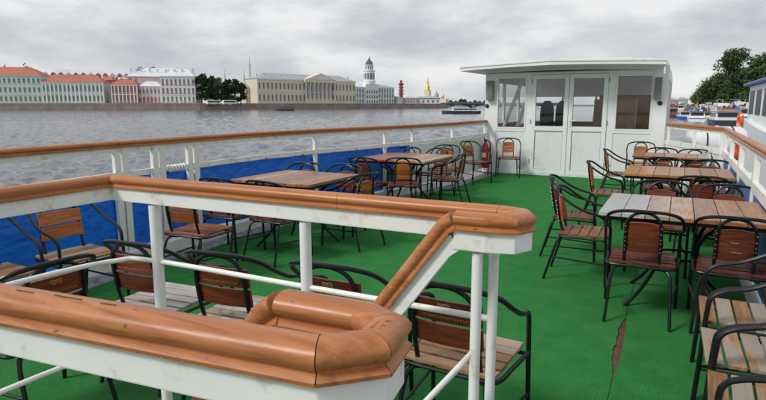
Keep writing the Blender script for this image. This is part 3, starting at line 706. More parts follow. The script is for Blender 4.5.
chair('B', -4.12, 1.96, -92, 'orange slatted chair cut off by the left edge of the photo', g2)
chair('B', -4.10, 2.57, -94, 'orange two-board chair with gold print in front of the blue sheet', g2)
chair('F', -3.66, 3.33, 6, 'orange chair behind the left white post, beside the blue sheet', g2)
chair('C', -3.98, 4.08, 2, 'dark red chair at the near side of the nearest left table, left one', g3)
chair('C', -3.45, 4.13, -4, 'dark red chair at the near side of the nearest left table, right one', g3)
chair('C', -4.02, 5.72, 182, 'chair hoop behind the nearest left table, left one by the blue sheet', g3)
chair('C', -3.48, 5.78, 176, 'chair hoop behind the nearest left table, right one', g3)
chair('D', -2.84, 5.12, 78, 'orange-backed chair at the right end of the nearest left table', g3)
chair('C', -3.80, 6.66, -4, 'dark chair at the near left corner of the far left table', g3)
chair('D', -3.27, 6.86, 22, 'orange-backed chair turned away at the near side of the far left table', g3)
chair('D', -2.78, 7.95, 95, 'orange chair seen edge-on at the right end of the far left table', g3)
chair('C', -3.98, 8.62, 180, 'chair behind the far left table beside the white railing panel', g3)
chair('C', -3.42, 8.70, 172, 'chair behind the right half of the far left table', g3)
chair('D', -3.62, 9.45, 188, 'spare orange chair standing alone behind the far left table', g3)
chair('D', -3.66, 10.62, -118, 'orange-backed chair beside the red fire extinguisher at the railing', g3)
chair('D', -3.22, 12.02, 196, 'orange-backed chair against the cabin wall left of the doors', g3)
chair('C', -.16, 4.12, 1, 'dark red domed chair backing to us, left of the near right table pair', g4)
chair('C', .38, 4.15, -3, 'dark red domed chair backing to us, right of the near right table pair', g4)
chair('C', -.10, 5.88, 180, 'dark hoop-backed chair across the near right table, left one', g4)
chair('C', .44, 5.82, 178, 'dark hoop-backed chair across the near right table, right one', g4)
chair('D', -.90, 5.08, -88, 'orange-backed chair at the left end of the near right table, nearer one', g4)
chair('C', -1.10, 5.82, -84, 'dark chair left of the near right table, farther one with splayed legs', g4)
chair('C', .25, 6.44, 0, 'dark chair with its back to us at the near side of the middle right table', g4)
chair('C', -.15, 8.52, 180, 'dark chair across the middle right table, left one', g4)
chair('C', .40, 8.42, 182, 'dark chair across the middle right table, right one', g4)
chair('D', -.98, 7.55, -88, 'orange-backed chair at the left end of the middle right table', g4)
chair('D', -1.03, 9.75, -90, 'orange-backed chair at the left end of the farthest right table', g4)
chair('C', -.22, 10.45, 180, 'dark hoop-backed chair across the farthest right table, left one', g4)
chair('C', .26, 10.35, 175, 'dark hoop-backed chair across the farthest right table, right one', g4)
chair('D', -.62, 11.95, 184, 'orange-backed chair against the cabin wall right of the doors', g4)
chair('B', .62, 3.38, 90, 'weathered chair at the lower right, farthest of the three in line', g5)
chair('B', .62, 2.86, 91, 'weathered chair at the lower right, middle of the three in line', g5)
chair('B', .62, 2.33, 88, 'weathered chair at the lower right corner, nearest of the three in line', g5)

# ================================================================== tables
def table(x0, x1, y0, y1, label, mats, group, zt=.74):
    cx, cy_ = (x0 + x1) / 2, (y0 + y1) / 2; t = thing('deck_table', label, 'table', (cx, cy_, 0), 0, group)
    wx, wy = (x1 - x0) / 2, (y1 - y0) / 2; n = len(mats); pw = 2 * wx / n
    pm = {}
    for i, m_ in enumerate(mats):
        if m_ not in pm: pm[m_] = MB().box(-pw / 2 + .0025, pw / 2 - .0025, -wy, wy, -.014, .014).mesh('plank', m_, bevel=.003)
        link('plank', pm[m_], t, (-wx + pw * (i + .5), 0, zt - .014 + random.uniform(-.001, .001)))
    f_ = MB()
    for a, b in (((-wx + .04, -wy + .05), (wx - .04, -wy + .05)), ((-wx + .04, wy - .05), (wx - .04, wy - .05)), ((-wx + .05, -wy + .06), (-wx + .05, wy - .06)), ((wx - .05, -wy + .06), (wx - .05, wy - .06))):
        f_.box(min(a[0], b[0]) - .012, max(a[0], b[0]) + .012, min(a[1], b[1]) - .012, max(a[1], b[1]) + .012, zt - .06, zt - .029)
    f_.build('apron', 'black_steel', t)
    for sx_ in (-1, 1):
        for sy_ in (-1, 1):
            MB().tube(smooth_path([(sx_ * .30, sy_ * .28, zt - .05), (sx_ * .16, sy_ * .16, .55), (sx_ * .12, sy_ * .12, .36), (sx_ * .22, sy_ * .22, .14), (sx_ * .33, sy_ * .31, 0)], 5), .014, 8).build('leg', 'black_steel', t, True)
    MB().tube([(.17 * math.cos(a), .17 * math.sin(a), .36) for a in [2 * math.pi * k / 16 for k in range(16)]], .010, 6, True).build('ring_brace', 'black_steel', t, True)
    return t
gt = 'square slatted tables on the deck'
table(-.47, .60, 4.28, 5.27, 'nearest right table with two grey weathered planks and tan ones', ['plank_grey'] * 2 + ['plank_tan'] * 5, gt)
table(-.53, .57, 6.88, 7.85, 'middle right table with bright orange planks', ['plank_orange'] * 4 + ['plank_tan'] * 3, gt)
table(-.60, .42, 9.35, 10.1, 'farthest right table nearest the cabin wall', ['plank_tan'] * 7, gt)
table(-4.08, -3.10, 4.42, 5.40, 'nearest left table beside the blue sheet', ['plank_red', 'plank_tan', 'plank_tan', 'plank_red', 'plank_tan', 'plank_tan', 'plank_tan'], gt)
table(-4.12, -3.02, 7.02, 8.2, 'far left table where the blue sheet ends', ['plank_tan', 'plank_red', 'plank_tan', 'plank_tan', 'plank_orange', 'plank_tan', 'plank_tan'], gt)

# ================================================================== small deck things
fe = thing('fire_extinguisher', 'red fire extinguisher with black hose hanging beside the cabin corner', 'extinguisher', (-3.72, 12.0, .13))
MB().lathe([(.055, 0), (.075, .02), (.078, .05), (.078, .45), (.06, .51), (.03, .55), (.025, .58)], n=18).build('cylinder', 'red_paint', fe, True)
MB().add([(.0795 * math.cos(R(a_)), .0795 * math.sin(R(a_)), z) for z in (.24, .34) for a_ in (-140, -120, -100, -80, -60)], [(i, i + 1, i + 6, i + 5) for i in range(4)]).build('instruction_label', 'tag_white', fe, True)
mb = MB(); mb.box(-.02, .02, -.03, .05, .58, .63); mb.tube([(0, -.02, .62), (0, -.12, .66)], .01, 6); mb.tube([(0, -.02, .60), (0, -.11, .60)], .008, 6); mb.build('valve', 'rubber', fe)
MB().tube(smooth_path([(.02, -.03, .60), (.11, -.04, .56), (.12, -.03, .3), (.10, -.05, .05), (.09, -.06, -.18)], 6), .013, 8).build('hose', 'rubber', fe, True)
mb = MB(); mb.tube([(-.02, .08, .4), (-.02, .33, .4)], .008, 6); mb.box(-.08, .08, .075, .085, .34, .44); mb.build('bracket', 'steel', fe)

lr = thing('life_raft_canister', 'white rounded life raft canister outside the starboard rail corner', 'life raft', (.62, 12.1, .28), R(14))
MB().lathe([(0, -.5), (.16, -.49), (.25, -.44), (.28, -.36), (.28, -.03), (.295, -.02), (.295, .02), (.28, .03), (.28, .36), (.25, .44), (.16, .49), (0, .5)], (0, 0, .55), 20, Matrix.Rotation(R(90), 3, 'Y')).build('shell', 'tarp_white', lr, True)
for x in (-.22, .22):
    MB().box(x - .03, x + .03, -.24, .24, 0, .36).build('cradle', 'white', lr, bevel=.01)
    MB().tube([(x, .289 * math.cos(a), .55 + .289 * math.sin(a)) for a in [2 * math.pi * q / 20 for q in range(20)]], .012, 5, True).build('strap', 'rubber', lr, True)
MB().box(-.6, .6, -.4, .4, -.06, .0).build('platform', 'white', lr)

# ================================================================== boats
def hull_mesh(Ln, Wd, z0, z1, bow=.22, flare=.85):
    """pointed bow at +Y, transom at -Y"""
    st_ = []; n = 14
    for i in range(n + 1):
        t = i / n; y = -Ln / 2 + Ln * t
        wv = Wd / 2 * (1 if t < 1 - bow * 1.6 else math.sqrt(max(0, 1 - ((t - (1 - bow * 1.6)) / (bow * 1.6)) ** 2)))
        if t < .08: wv *= .9 + .1 * t / .08
        sheer = .12 * (z1 - z0) * (max(0, t - .55) / .45) ** 2
        st_.append((y, max(wv, .02), z1 + sheer))
    mb = MB()
    for y, wv, zt in st_:
        mb.v += [(-wv * flare, y - .0, z0), (-wv, y, zt), (-wv * .97, y, zt), (wv * .97, y, zt), (wv, y, zt), (wv * flare, y, z0)]
    for i in range(n):
        a = i * 6; b = a + 6
        for j in range(6): mb.f.append((a + j, a + (j + 1) % 6, b + (j + 1) % 6, b + j))
    mb.f += [tuple(range(5, -1, -1)), tuple(range(n * 6, n * 6 + 6))]
    return mb
def tour_boat(label, loc, rz, Ln, Wd, hullm, cabm, roofm, band=None, ch=1.7, free=1.0, nwin=9, two=False, clutter=0, rails=True):
    t = thing('moored_boat', label, 'boat', (loc[0], loc[1], WZ), rz, 'boats on the river')
    hull_mesh(Ln, Wd, -.2, free).build('hull', hullm, t)
    if band: 
        hull_mesh(Ln * 1.002, Wd * 1.012, free * .72, free * .98).build('rubbing_strake', band, t)
    y0_, y1_ = -Ln * .40, Ln * .24
    cw = Wd * .40
    c_ = MB().add([(-cw, y0_, free), (cw, y0_, free), (cw, y1_, free), (-cw, y1_, free), (-cw * .94, y0_ + .1, free + ch), (cw * .94, y0_ + .1, free + ch), (cw * .94, y1_ - ch * .5, free + ch), (-cw * .94, y1_ - ch * .5, free + ch)],
                  [(3, 2, 1, 0), (4, 5, 6, 7), (0, 1, 5, 4), (1, 2, 6, 5), (2, 3, 7, 6), (3, 0, 4, 7)]).build('cabin', cabm, t, bevel=.05)
    wl = (y1_ - y0_ - ch * .8) / nwin
    wmsh = MB().box(-cw * .99 - .02, cw * .99 + .02, -wl * .40, wl * .40, -ch * .22, ch * .22).mesh('window', 'pane')
    for i in range(nwin): link('window', wmsh, t, (0, y0_ + .3 + wl * (i + .5), free + ch * .58))
    MB().box(-cw * .8, cw * .8, y0_ - .02, y0_ + .06, free + ch * .35, free + ch * .82).build('stern_window', 'pane', t)
    MB().box(-cw * 1.06, cw * 1.06, y0_ - .5, y1_ - ch * .45, free + ch, free + ch + .09).build('roof', roofm, t, bevel=.03)
    if two:
        MB().box(-cw * .5, cw * .5, y1_ - Ln * .2, y1_ - Ln * .06, free + ch + .09, free + ch + 1.5).build('wheelhouse', cabm, t, bevel=.08)
        MB().box(-cw * .52, cw * .52, y1_ - Ln * .19, y1_ - Ln * .07, free + ch + .75, free + ch + 1.25).build('wheelhouse_window', 'pane', t)
        for k in range(3): MB().box(-cw * .8, cw * .8, y0_ + 1.2 * k + .4, y0_ + 1.2 * k + .8, free + ch + .09, free + ch + .5).build('roof_bench', 'panel_wood', t)
    if rails:
        rr = MB()
        for s in (-1, 1):
            pts_ = [(s * Wd * .46, y0_ + i * (y1_ - y0_ + Ln * .1) / 8, free + .55) for i in range(9)]
            rr.tube(pts_, .03, 4)
            for p in pts_: rr.tube([p, (p[0], p[1], free)], .025, 4)
        rr.build('guard_rail', 'white', t)
    MB().tube([(0, y1_ - Ln * .1, free + ch), (0, y1_ - Ln * .1, free + ch + 2.2)], .04, 5).build('mast', 'white', t)
    rq = random.Random(int(abs(loc[0] * 31 + loc[1])))
    if two:
        rr = MB(); zt_ = free + ch + .09
        for s_ in (-1, 1):
            ps = [(s_ * cw * 1.0, y0_ + i * (y1_ - y0_) * .75 / 9, zt_ + .9) for i in range(10)]
            rr.tube(ps, .03, 4); rr.tube([(x, y, z - .42) for x, y, z in ps], .022, 4)
            for p in ps: rr.tube([p, (p[0], p[1], zt_)], .026, 4)
        rr.build('roof_rail', 'white', t)
        ya, yb_ = y0_ + .5, y0_ + Ln * .26; am = MB().tube([(0, 0, 0), (0, 0, 1.95)], .035, 4).mesh('awning_post', 'steel')
        for s_ in (-1, 1):
            for y in (ya, yb_): link('awning_post', am, t, (s_ * cw * .9, y, zt_))
        ac = MB(); nn = 7
        for y in (ya - .2, yb_ + .2): ac.v += [(-cw * .98 + 2 * cw * .98 * q / (nn - 1), y, zt_ + 1.95 + .25 * math.sin(math.pi * q / (nn - 1))) for q in range(nn)]
        ac.f = [(q, q + 1, nn + q + 1, nn + q) for q in range(nn - 1)]
        ac.build('awning', rq.choice(['tarp_white', 'hull_red', 'tarp_white', 'blue_cover', 'w_dim0']), t, True)
    for k in range(clutter * 2):
        mm = rq.choice(['tarp_white', 'w_dim0', 'w_dim0', 'hull_dark', 'hull_red', 'panel_wood', 'tag_white', 'w_dim0', 'tarp_white', 'blue_cover', 'rubber'])
        x = rq.uniform(-cw * .85, cw * .85); y = rq.uniform(y0_, y1_ - 1); h_ = rq.uniform(.3, 1.1); s_ = rq.uniform(.15, .42)
        MB().box(x - s_, x + s_, y - s_, y + s_ * rq.uniform(.6, 2), free + ch + .09, free + ch + .09 + h_).build('deck_locker', mm, t, bevel=.06)
    return t
def on_water(x, y): 
    p = at_px(x, y, WZ); return (p.x, p.y)
# neighbour moored alongside to starboard
nb = thing('neighbour_boat', 'white boat with blue roof moored alongside at the right edge', 'boat', (4.75, 14, WZ), 0)
o = hull_mesh(30, 4.7, -.3, 3.1, bow=.03).build('hull', 'hull_white', nb); o.location = (0, 1.6, 0)
cx0, cx1, cy0, cy1, cz0, cz1 = -2.15, 1.9, 1.5, 15.5, 3.1, 4.80
MB().box(cx0, cx1, cy0, cy1, cz0, cz1).build('cabin', 'hull_white', nb, bevel=.05)
wmsh = MB().add([(0, -.78, -.1), (0, .78, -.1), (.0, .68, .84), (0, -.68, .84), (-.02, -.78, -.1), (-.02, .78, -.1), (-.02, .68, .84), (-.02, -.68, .84)], [(0, 1, 2, 3), (7, 6, 5, 4), (0, 4, 5, 1), (1, 5, 6, 2), (2, 6, 7, 3), (3, 7, 4, 0)]).mesh('window', 'pane_dull')
for i in range(6): link('window', wmsh, nb, (cx0 - .001, cy0 + 1.15 + 2.3 * i, cz0 + .62))
MB().box(cx0 - .22, cx1 + .22, cy0 - .4, cy1 + .55, cz1, cz1 + .11).build('roof', 'blue_paint', nb, bevel=.04)
MB().box(cx0 + .5, cx0 + 1.1, cy1 - 1.2, cy1 - .5, cz1 + .11, cz1 + .42).build('roof_locker', 'blue_paint', nb, bevel=.05)
MB().lathe([(.07, 0), (.07, .5), (.10, .52), (.10, .6), (0, .62)], (cx0 + .62, cy1 - .4, cz1 + .1), 10).build('roof_lamp', 'tag_white', nb, True)
lb = thing('life_ring', 'orange life ring hung on the white neighbouring boat', 'life ring', (2.42, 30.3, .80), R(100))
MB().tube([(.26 * math.cos(a), 0, .30 * math.sin(a)) for a in [2 * math.pi * q / 24 for q in range(24)]], .075, 8, True).build('ring', 'orange', lb, True)
mb = MB()
for a in (45, 135, 225, 315):
    a = R(a); mb.tube([(.26 * math.cos(a + d), 0, .30 * math.sin(a + d)) for d in (-.12, 0, .12)], .079, 8)
mb.build('band', 'tag_white', lb, True)
fd = thing('orange_fender', 'orange round fender hanging outside the starboard rail', 'fender', (.78, 9.7, .80)); fd.scale = (.5, .5, .5)
MB().tube([(0, 0, .36), (-.12, 0, .45), (-.26, 0, .53)], .012, 6).build('rope', 'tag_white', fd, True)
MB().lathe([(0, -.20), (.10, -.18), (.18, -.1), (.21, 0), (.18, .11), (.10, .19), (.05, .23), (.05, .28), (0, .29)], n=16).build('ball', 'orange', fd, True)
MB().tube([(.06 * math.cos(a), 0, .31 + .06 * math.sin(a)) for a in [2 * math.pi * q / 10 for q in range(10)]], .012, 6, True).build('eye', 'blue_paint', fd, True)

for a in [('red and white tour boat far up the quay, left of the blue-topped one', on_water(671, 117), 0, 18, 4.6, 'hull_dark', 'hull_red', 'tag_white', 'hull_red', 1.7, 1.1, 9, True, 9),
          ('tour boat with a blue top among the moored boats', on_water(696, 121), 0, 14, 4.2, 'hull_white', 'tag_white', 'blue_cover', 'blue_cover', 1.5, .9, 7, False, 6),
          ('white tour boat with dark hull in front of the right trees', on_water(722, 125), .05, 18, 5.0, 'hull_dark', 'hull_white', 'hull_white', None, 1.7, 1.1, 8, True, 9),
          ('white moored boat behind the dark-hulled tour boat', on_water(716, 118.5), 0, 16, 4.6, 'hull_white', 'tag_white', 'hull_white', 'hull_red', 1.8, 1.2, 8, True, 9),
          ('far white boat with reddish band below the trees', on_water(690, 114.5), 0, 20, 5, 'hull_white', 'tag_white', 'hull_red', 'hull_red', 1.9, 1.3, 9, True, 10),
          ('far dark-hulled boat by the quay with mixed deck gear', on_water(708, 114), 0, 22, 5.4, 'hull_dark', 'tag_white', 'hull_white', None, 2, 1.4, 9, True, 12),
          ('white boat close to the quay right of the tour boats', on_water(738, 121), 0, 17, 5, 'hull_white', 'tag_white', 'tarp_white', 'blue_paint', 1.9, 1.3, 8, True, 10),
          ('small blue and white launch between the tour boats', on_water(683, 119), .1, 9, 3.2, 'blue_paint', 'tag_white', 'tag_white', None, 1.3, .8, 5, False, 3),
          ('small white launch with red cabin top near the dark-hulled boat', on_water(706, 120), -.06, 10, 3.4, 'hull_white', 'tag_white', 'hull_red', 'hull_red', 1.4, .8, 5, False, 4),
          ('dark workboat with orange gear left of the white quay boat', on_water(729, 117.5), .03, 15, 4.6, 'hull_dark', 'panel_wood', 'tarp_white', 'hull_red', 1.7, 1.1, 7, True, 12),
          ('tall white boat right of the workboat near the quay wall', on_water(737, 116), 0, 18, 5, 'hull_white', 'hull_white', 'blue_cover', None, 2.4, 1.4, 8, True, 12),
          ('white boat with a low dark hull right behind the blue-topped one', on_water(701, 116.5), 0, 15, 4.4, 'hull_dark', 'tag_white', 'tarp_white', None, 1.6, 1.0, 7, True, 10),
          ('red-hulled boat far behind the white quay boats', on_water(724, 114.5), 0, 20, 5.2, 'hull_red', 'tag_white', 'w_dim0', None, 1.9, 1.2, 8, True, 12),
          ('grey workboat moored tight against the right quay', on_water(744, 118.5), 0, 16, 5, 'w_dim0', 'hull_white', 'w_dim0', 'hull_dark', 1.9, 1.3, 7, True, 12),
          ('farthest pale boat at the end of the quay row', on_water(680, 112), 0, 24, 6, 'hull_white', 'tag_white', 'hull_white', 'orange', 2.2, 1.5, 10, True, 12)]:
    tour_boat(*a)
bx, by = on_water(461, 113.6)
tour_boat('long low white river cruiser with dark hull passing left of the cabin', (bx, by), YAW + R(90), 17.5, 4.4, 'hull_dark', 'hull_white', 'hull_white', None, 1.15, 1.25, 12, False, 0, False)
bx, by = on_water(285, 110.6)
tour_boat('small dark barge-like boat below the yellow columned palace', (bx, by), YAW + R(84), 13, 4.5, 'hull_dark', 'panel_wood', 'rubber', None, 1.2, 1.2, 7, False, 0, False)

# ================================================================== trees
def tree(name, label, loc, h, rx, leafm, seed, nclump=150, nleaf=20, ls=.6, base=.22, group=None, trunk=True):
    rq = random.Random(seed); t = thing(name, label, 'tree', loc, rq.random() * 6, group)
    tk = MB()
    tk.tube([(0, 0, -.3), (.1, .05, h * .2), (.2, .0, h * .45), (.1, .15, h * .75)], [h * .022, h * .018, h * .013, h * .005], 7)
    lobes = []
    for i in range(9):
        a = rq.random() * 6.28; d = rx * rq.uniform(.25, .62); z = h * rq.uniform(base + .16, .88); d *= math.sqrt(max(.12, 1 - ((z / h - (1 + base) / 2) / ((1 - base) / 2)) ** 2)) * 1.1
        lobes.append((d * math.cos(a), d * math.sin(a), z, rx * rq.uniform(.34, .56)))
        tk.tube([(.15, 0, h * rq.uniform(.2, .5)), (d * math.cos(a) * .6, d * math.sin(a) * .6, z * .85), (d * math.cos(a), d * math.sin(a), z)], [h * .009, h * .006, h * .002], 5)
    lobes.append((0, 0, h * .86, rx * .42)); lobes.append((0, 0, h * .62, rx * .6))
    tk.build('trunk', 'bark', t)
    V = []; Fc = []
    for c in range(nclump):
        lx_, ly_, lz_, lr_ = rq.choice(lobes)
        d = Vector((rq.gauss(0, 1), rq.gauss(0, 1), rq.gauss(0, 1))).normalized() * lr_ * (rq.random() ** .4)
        c_ = Vector((lx_, ly_, lz_)) + Vector((d.x, d.y, d.z * h / rx * .28 if h / rx > 2.2 else d.z * .8))
        if c_.z < h * base: c_.z = h * base + rq.random() * h * .1
        cr_ = lr_ * rq.uniform(.18, .4)
        for q in range(nleaf):
            p = c_ + Vector((rq.gauss(0, .55), rq.gauss(0, .55), rq.gauss(0, .4))) * cr_
            n_ = Vector((rq.gauss(0, 1), rq.gauss(0, 1), rq.gauss(.7, 1))).normalized(); u = n_.orthogonal().normalized(); v_ = n_.cross(u); s_ = ls * rq.uniform(.5, 1.15)
            i0 = len(V); a = rq.random() * 6.28; u, v_ = u * math.cos(a) + v_ * math.sin(a), v_ * math.cos(a) - u * math.sin(a)
            V += [p - u * s_ * .5, p + v_ * s_ * .32, p + u * s_ * .5, p - v_ * s_ * .32 + n_ * s_ * .1]; Fc.append((i0, i0 + 1, i0 + 2, i0 + 3))
    me = bpy.data.meshes.new('crown'); me.from_pydata([tuple(v) for v in V], [], Fc); me.materials.append(MATS[leafm])
    link('crown', me, t); return t
# quay on the right with its row of park trees
QX = 24
q = MB(); q.box(QX, QX + 400, -300, 3000, WZ - 1, 0.2); tag(q.build('quay', 'grey_edge'), kind='structure')
gtr = 'park trees along the right quay'
spots = [(40, 318), (37, 335), (41, 352), (38, 372), (40, 393), (38, 416), (41, 440), (38, 468), (40, 500), (38, 536), (41, 578), (38, 628), (40, 690), (38, 765), (40, 860), (42, 1000), (42, 1180), (42, 1400), (44, 1700), (44, 2100)]
words = ['first', 'second', 'third', 'fourth', 'fifth', 'sixth', 'seventh', 'eighth', 'ninth', 'tenth', 'eleventh', 'twelfth', 'thirteenth', 'fourteenth', 'fifteenth', 'sixteenth', 'seventeenth', 'eighteenth', 'nineteenth', 'last']
for i, (x, y) in enumerate(spots):
    h = (24 if y < 560 else 29) + 1.8 * math.sin(i * 2.1) + (1 if i % 3 == 0 else 0)
    tree('park_tree', 'leafy dark green park tree, %s from the right edge in the quay row' % words[i], (x, y, .2), h, h * .50 if y < 500 else h * min(.9, y / 1000), ['leaf_mid', 'leaf_olive', 'leaf_mid'][i % 3], 40 + i, 560, 18, 1.7 if y < 600 else 2.2, base=.02, group=gtr)
tree('tall_tree', 'tall round-crowned tree rising above the right tree row', tuple(bank(726, 300).xy) + (.2,), 30.5, 9.0, 'leaf_mid', 99, 330, 16, 1.1, base=.52)
for i, (px_, d_, h_) in enumerate([(712, 300, 11), (722, 270, 13.5), (733, 255, 14.5), (745, 240, 15.5), (757, 225, 16)]):
    tree('quay_tree', 'lower leafy tree in front of the quay row, %s from the left' % words[i], tuple(bank(px_, d_).xy) + (.2,), h_, 7.0, ['leaf_mid', 'leaf_dark'][i % 2], 400 + i, 300, 16, 1.1, base=.02, group='lower trees in front of the quay row')
mat_b = lambda name, c, v=.06: paint(name, c, .75, v, .12, dirt=tuple(x * .82 for x in c), dscale=.2)
mat_b('w_teal', (.42, .52, .52))
fp = bank(747.5, 300)
fl_ = thing('flagpole', 'thin flagpole with small pale flag above the right trees', 'flagpole', (fp.x, fp.y, .2))
MB().tube([(0, 0, 0), (0, 0, 27)], .16, 6).build('pole', 'white', fl_); MB().add([(0, .02, 24), (1.2, .3, 23.9), (1.3, .2, 25.2), (0, .02, 26.0), (0, -.02, 24), (1.2, .26, 23.9), (1.3, .16, 25.2), (0, -.02, 26.0)], [(0, 1, 2, 3), (7, 6, 5, 4), (0, 4, 5, 1), (1, 5, 6, 2), (2, 6, 7, 3)]).build('flag', 'w_teal', fl_)

# ================================================================== far bank
BK_D = [(-250, 400), (0, 430), (200, 450), (300, 520), (360, 560), (440, 640), (446, 660)]
def bd(x): return interp(BK_D, x)
paint('granite', (.30, .24, .22), .8, .18, .15, .0, dirt=(.17, .14, .13), dscale=.25)
paint('pavement', (.30, .29, .28), .8, .1, .2)
TOPZ = 2.6
bm_ = MB(); xs = [-250, -120, 0, 50, 100, 150, 200, 250, 300, 360, 400, 440, 446]
for k_, x in enumerate(xs):
    p = bank(x, bd(x)); p2 = bank(x, bd(x) + 900)
    bm_.v += [(p.x, p.y, WZ - .5), (p.x, p.y, TOPZ - 1.1), (p2.x, p2.y, TOPZ - 1.1)]
    if k_: a = 3 * k_; bm_.f += [(a - 3, a, a + 1, a - 2), (a - 2, a + 1, a + 2, a - 1)]
tag(bm_.build('far_bank_ground', 'pavement'), kind='structure')
ew = thing('embankment_wall', 'long reddish granite embankment wall across the river', 'wall')
ew_parts = list(zip(xs, xs[1:]))
for a, b in ew_parts:
    p, q_ = bank(a, bd(a) - .3), bank(b, bd(b) - .3)
    MB().sweep([(p.x, p.y, (WZ + TOPZ - 1.1) / 2 - .2), (q_.x, q_.y, (WZ + TOPZ - 1.1) / 2 - .2)], bar(.6, TOPZ - 1.1 - WZ + .4)).build('wall_section', 'granite', ew)
    MB().sweep([(p.x, p.y, TOPZ - .5), (q_.x, q_.y, TOPZ - .5)], bar(.9, 1.2)).build('parapet', 'granite', ew)

mat_b('w_mint', (.50, .64, .57)); mat_b('w_green', (.30, .47, .38)); mat_b('w_pale', (.74, .73, .71)); mat_b('w_red', (.42, .15, .14)); mat_b('w_rose', (.68, .55, .53)); mat_b('w_cream', (.70, .62, .46)); mat_b('w_white', (.78, .79, .78)); mat_b('r_red', (.42, .14, .09), .12); mat_b('r_grey', (.36, .39, .42)); mat_b('r_pale', (.64, .67, .71)); mat_b('r_dark', (.10, .13, .15)); mat_b('w_rostral', (.25, .045, .045)); mat_b('w_dim', (.25, .27, .28))
paint('pane_far', (.15, .165, .175), .3, .2, .5)
def building(name, label, x0, x1, ytop, rows, ncol, wall, roof, rooftop, back=14, ybase=None, off=8, wsize=(.42, .55), cat='building', d0=None, d1=None, hip=.25, eave=.6, pil=None, ground=None, skip=None, trim='w_white'):
    """front spans two bearings on the far bank; ytop/rooftop are eave and ridge heights as measured"""
    a = bank(x0, d0 or bd(x0) + off); b = bank(x1, d1 or bd(x1) + off); t = thing(name, label, cat, (a.x, a.y, 0))
    u = (b - a); Ln = u.length; ang = math.atan2(u.y, u.x); t.rotation_euler = (0, 0, ang)
    dm = ((d0 or bd(x0) + off) + (d1 or bd(x1) + off)) / 2
    h = zat(ytop, dm); z0 = TOPZ - 1.3; hr = zat(rooftop, dm)
    MB().box(0, Ln, 0, back, z0, h).build('wall', wall, t)
    r_ = MB(); e_ = eave; hx = min(Ln * .3, back * .5) if hip else 0
    r_.add([(-e_, -e_, h), (Ln + e_, -e_, h), (Ln + e_, back + e_, h), (-e_, back + e_, h), (hx, back / 2, hr), (Ln - hx, back / 2, hr)], [(0, 1, 5, 4), (1, 2, 5), (2, 3, 4, 5), (3, 0, 4), (3, 2, 1, 0)])
    r_.build('roof', roof, t)
    MB().box(-.35, Ln + .35, -.35, 0, h - .9, h - .02).build('cornice', trim, t)
    cw = Ln / ncol; fh = (h - z0 - 2.2) / rows
    wm_ = MB().box(-cw * wsize[0] / 2, cw * wsize[0] / 2, -.12, .2, -fh * wsize[1] / 2, fh * wsize[1] / 2).mesh('window', 'pane_far')
    sm_ = MB().box(-cw * wsize[0] * .68, cw * wsize[0] * .68, -.30, .0, -.22, .0).mesh('sill', trim)
    for r in range(rows):
        for c in range(ncol):
            if skip and skip(r, c): continue
            z = z0 + 1.3 + fh * (r + .5); x = cw * (c + .5)
            wo = link('window', wm_, t, (x, 0, z)); link('sill', sm_, wo, (0, 0, -fh * wsize[1] / 2))
    if rows > 1: MB().box(0, Ln, -.2, 0, z0 + 1.1 + fh, z0 + 1.5 + fh).build('string_course', trim, t)
    if pil:
        pm = MB().box(-cw * .16, cw * .16, -.3, 0, z0 + 1.6, h - .9).mesh('pilaster', pil)
        for c in range(ncol + 1): link('pilaster', pm, t, (min(max(cw * c, cw * .16), Ln - cw * .16), 0, 0))
    if ground: MB().box(.02, Ln - .02, -.25, 0, z0, z0 + 1.0 + fh * .8).build('ground_floor', ground, t)
    return t, Ln, h, z0, back, hr
def chimneys(t, Ln, z, y, n, m_, s=.8, hh=2.2, seed=1):
    rq = random.Random(seed)
    for i in range(n):
        x = Ln * (i + .5) / n + rq.uniform(-1, 1); MB().box(x - s, x + s, y - s * .6, y + s * .6, z - 1.5, z + hh * rq.uniform(.6, 1.1)).build('chimney', m_, t)
b1 = building('mint_palace', 'pale mint palace with red roof at the far left of the opposite bank', -40, 43, 76.2, 3, 17, 'w_mint', 'r_red', 68.0, wsize=(.40, .56), back=20)
b2 = building('green_palace', 'longer green palace with red roof, second from the left across the river', 43.4, 105, 83.2, 2, 15, 'w_mint', 'r_red', 75.6, wsize=(.40, .55), pil='w_white')
for a, b in ((.06, .33), (.60, .68)): MB().box(b2[1] * a, b2[1] * b, -.10, 0, b2[3], b2[2] - 1.5).build('green_wall_bay', 'w_green', b2[0])
b3 = building('red_gabled_block', 'dark red block between the green palace and the red and white houses', 100, 114, 81, 2, 3, 'w_red', 'r_red', 77, back=20, off=30, trim='w_red')
b4 = building('red_white_house', 'white house with red pilasters beside the dark red block', 112, 138.5, 85.5, 2, 7, 'w_red', 'r_red', 79.5, pil='w_pale', wsize=(.36, .56))
b5 = building('low_red_wing', 'low rose wing with red ground floor between the red and white houses', 138.8, 162, 87, 2, 6, 'w_rose', 'r_pale', 82, off=12, wsize=(.4, .5), ground='w_red', pil='w_pale')
b6 = building('tall_white_house', 'tall white house with red window bays beside the dark trees', 162, 196, 77.5, 3, 8, 'w_pale', 'r_pale', 70, wsize=(.4, .55), back=26)
for c in range(8):
    cw = b6[1] / 8; fh = (b6[2] - b6[3] - 2.2) / 3
    for r in range(3): MB().box(cw * (c + .5) - cw * .30, cw * (c + .5) + cw * .30, -.07, 0, b6[3] + 1.3 + fh * r + .05 * fh, b6[3] + 1.3 + fh * r + .26 * fh).build('red_panel', 'w_red', b6[0])
mb = MB(); 
for i in range(4): mb.tube([(b6[1] * (.15 + .22 * i) + 1.6 * math.cos(a), -.6, b6[3] + 1 + 1.6 * math.sin(a)) for a in [math.pi * q / 8 for q in range(9)]], .3, 4)
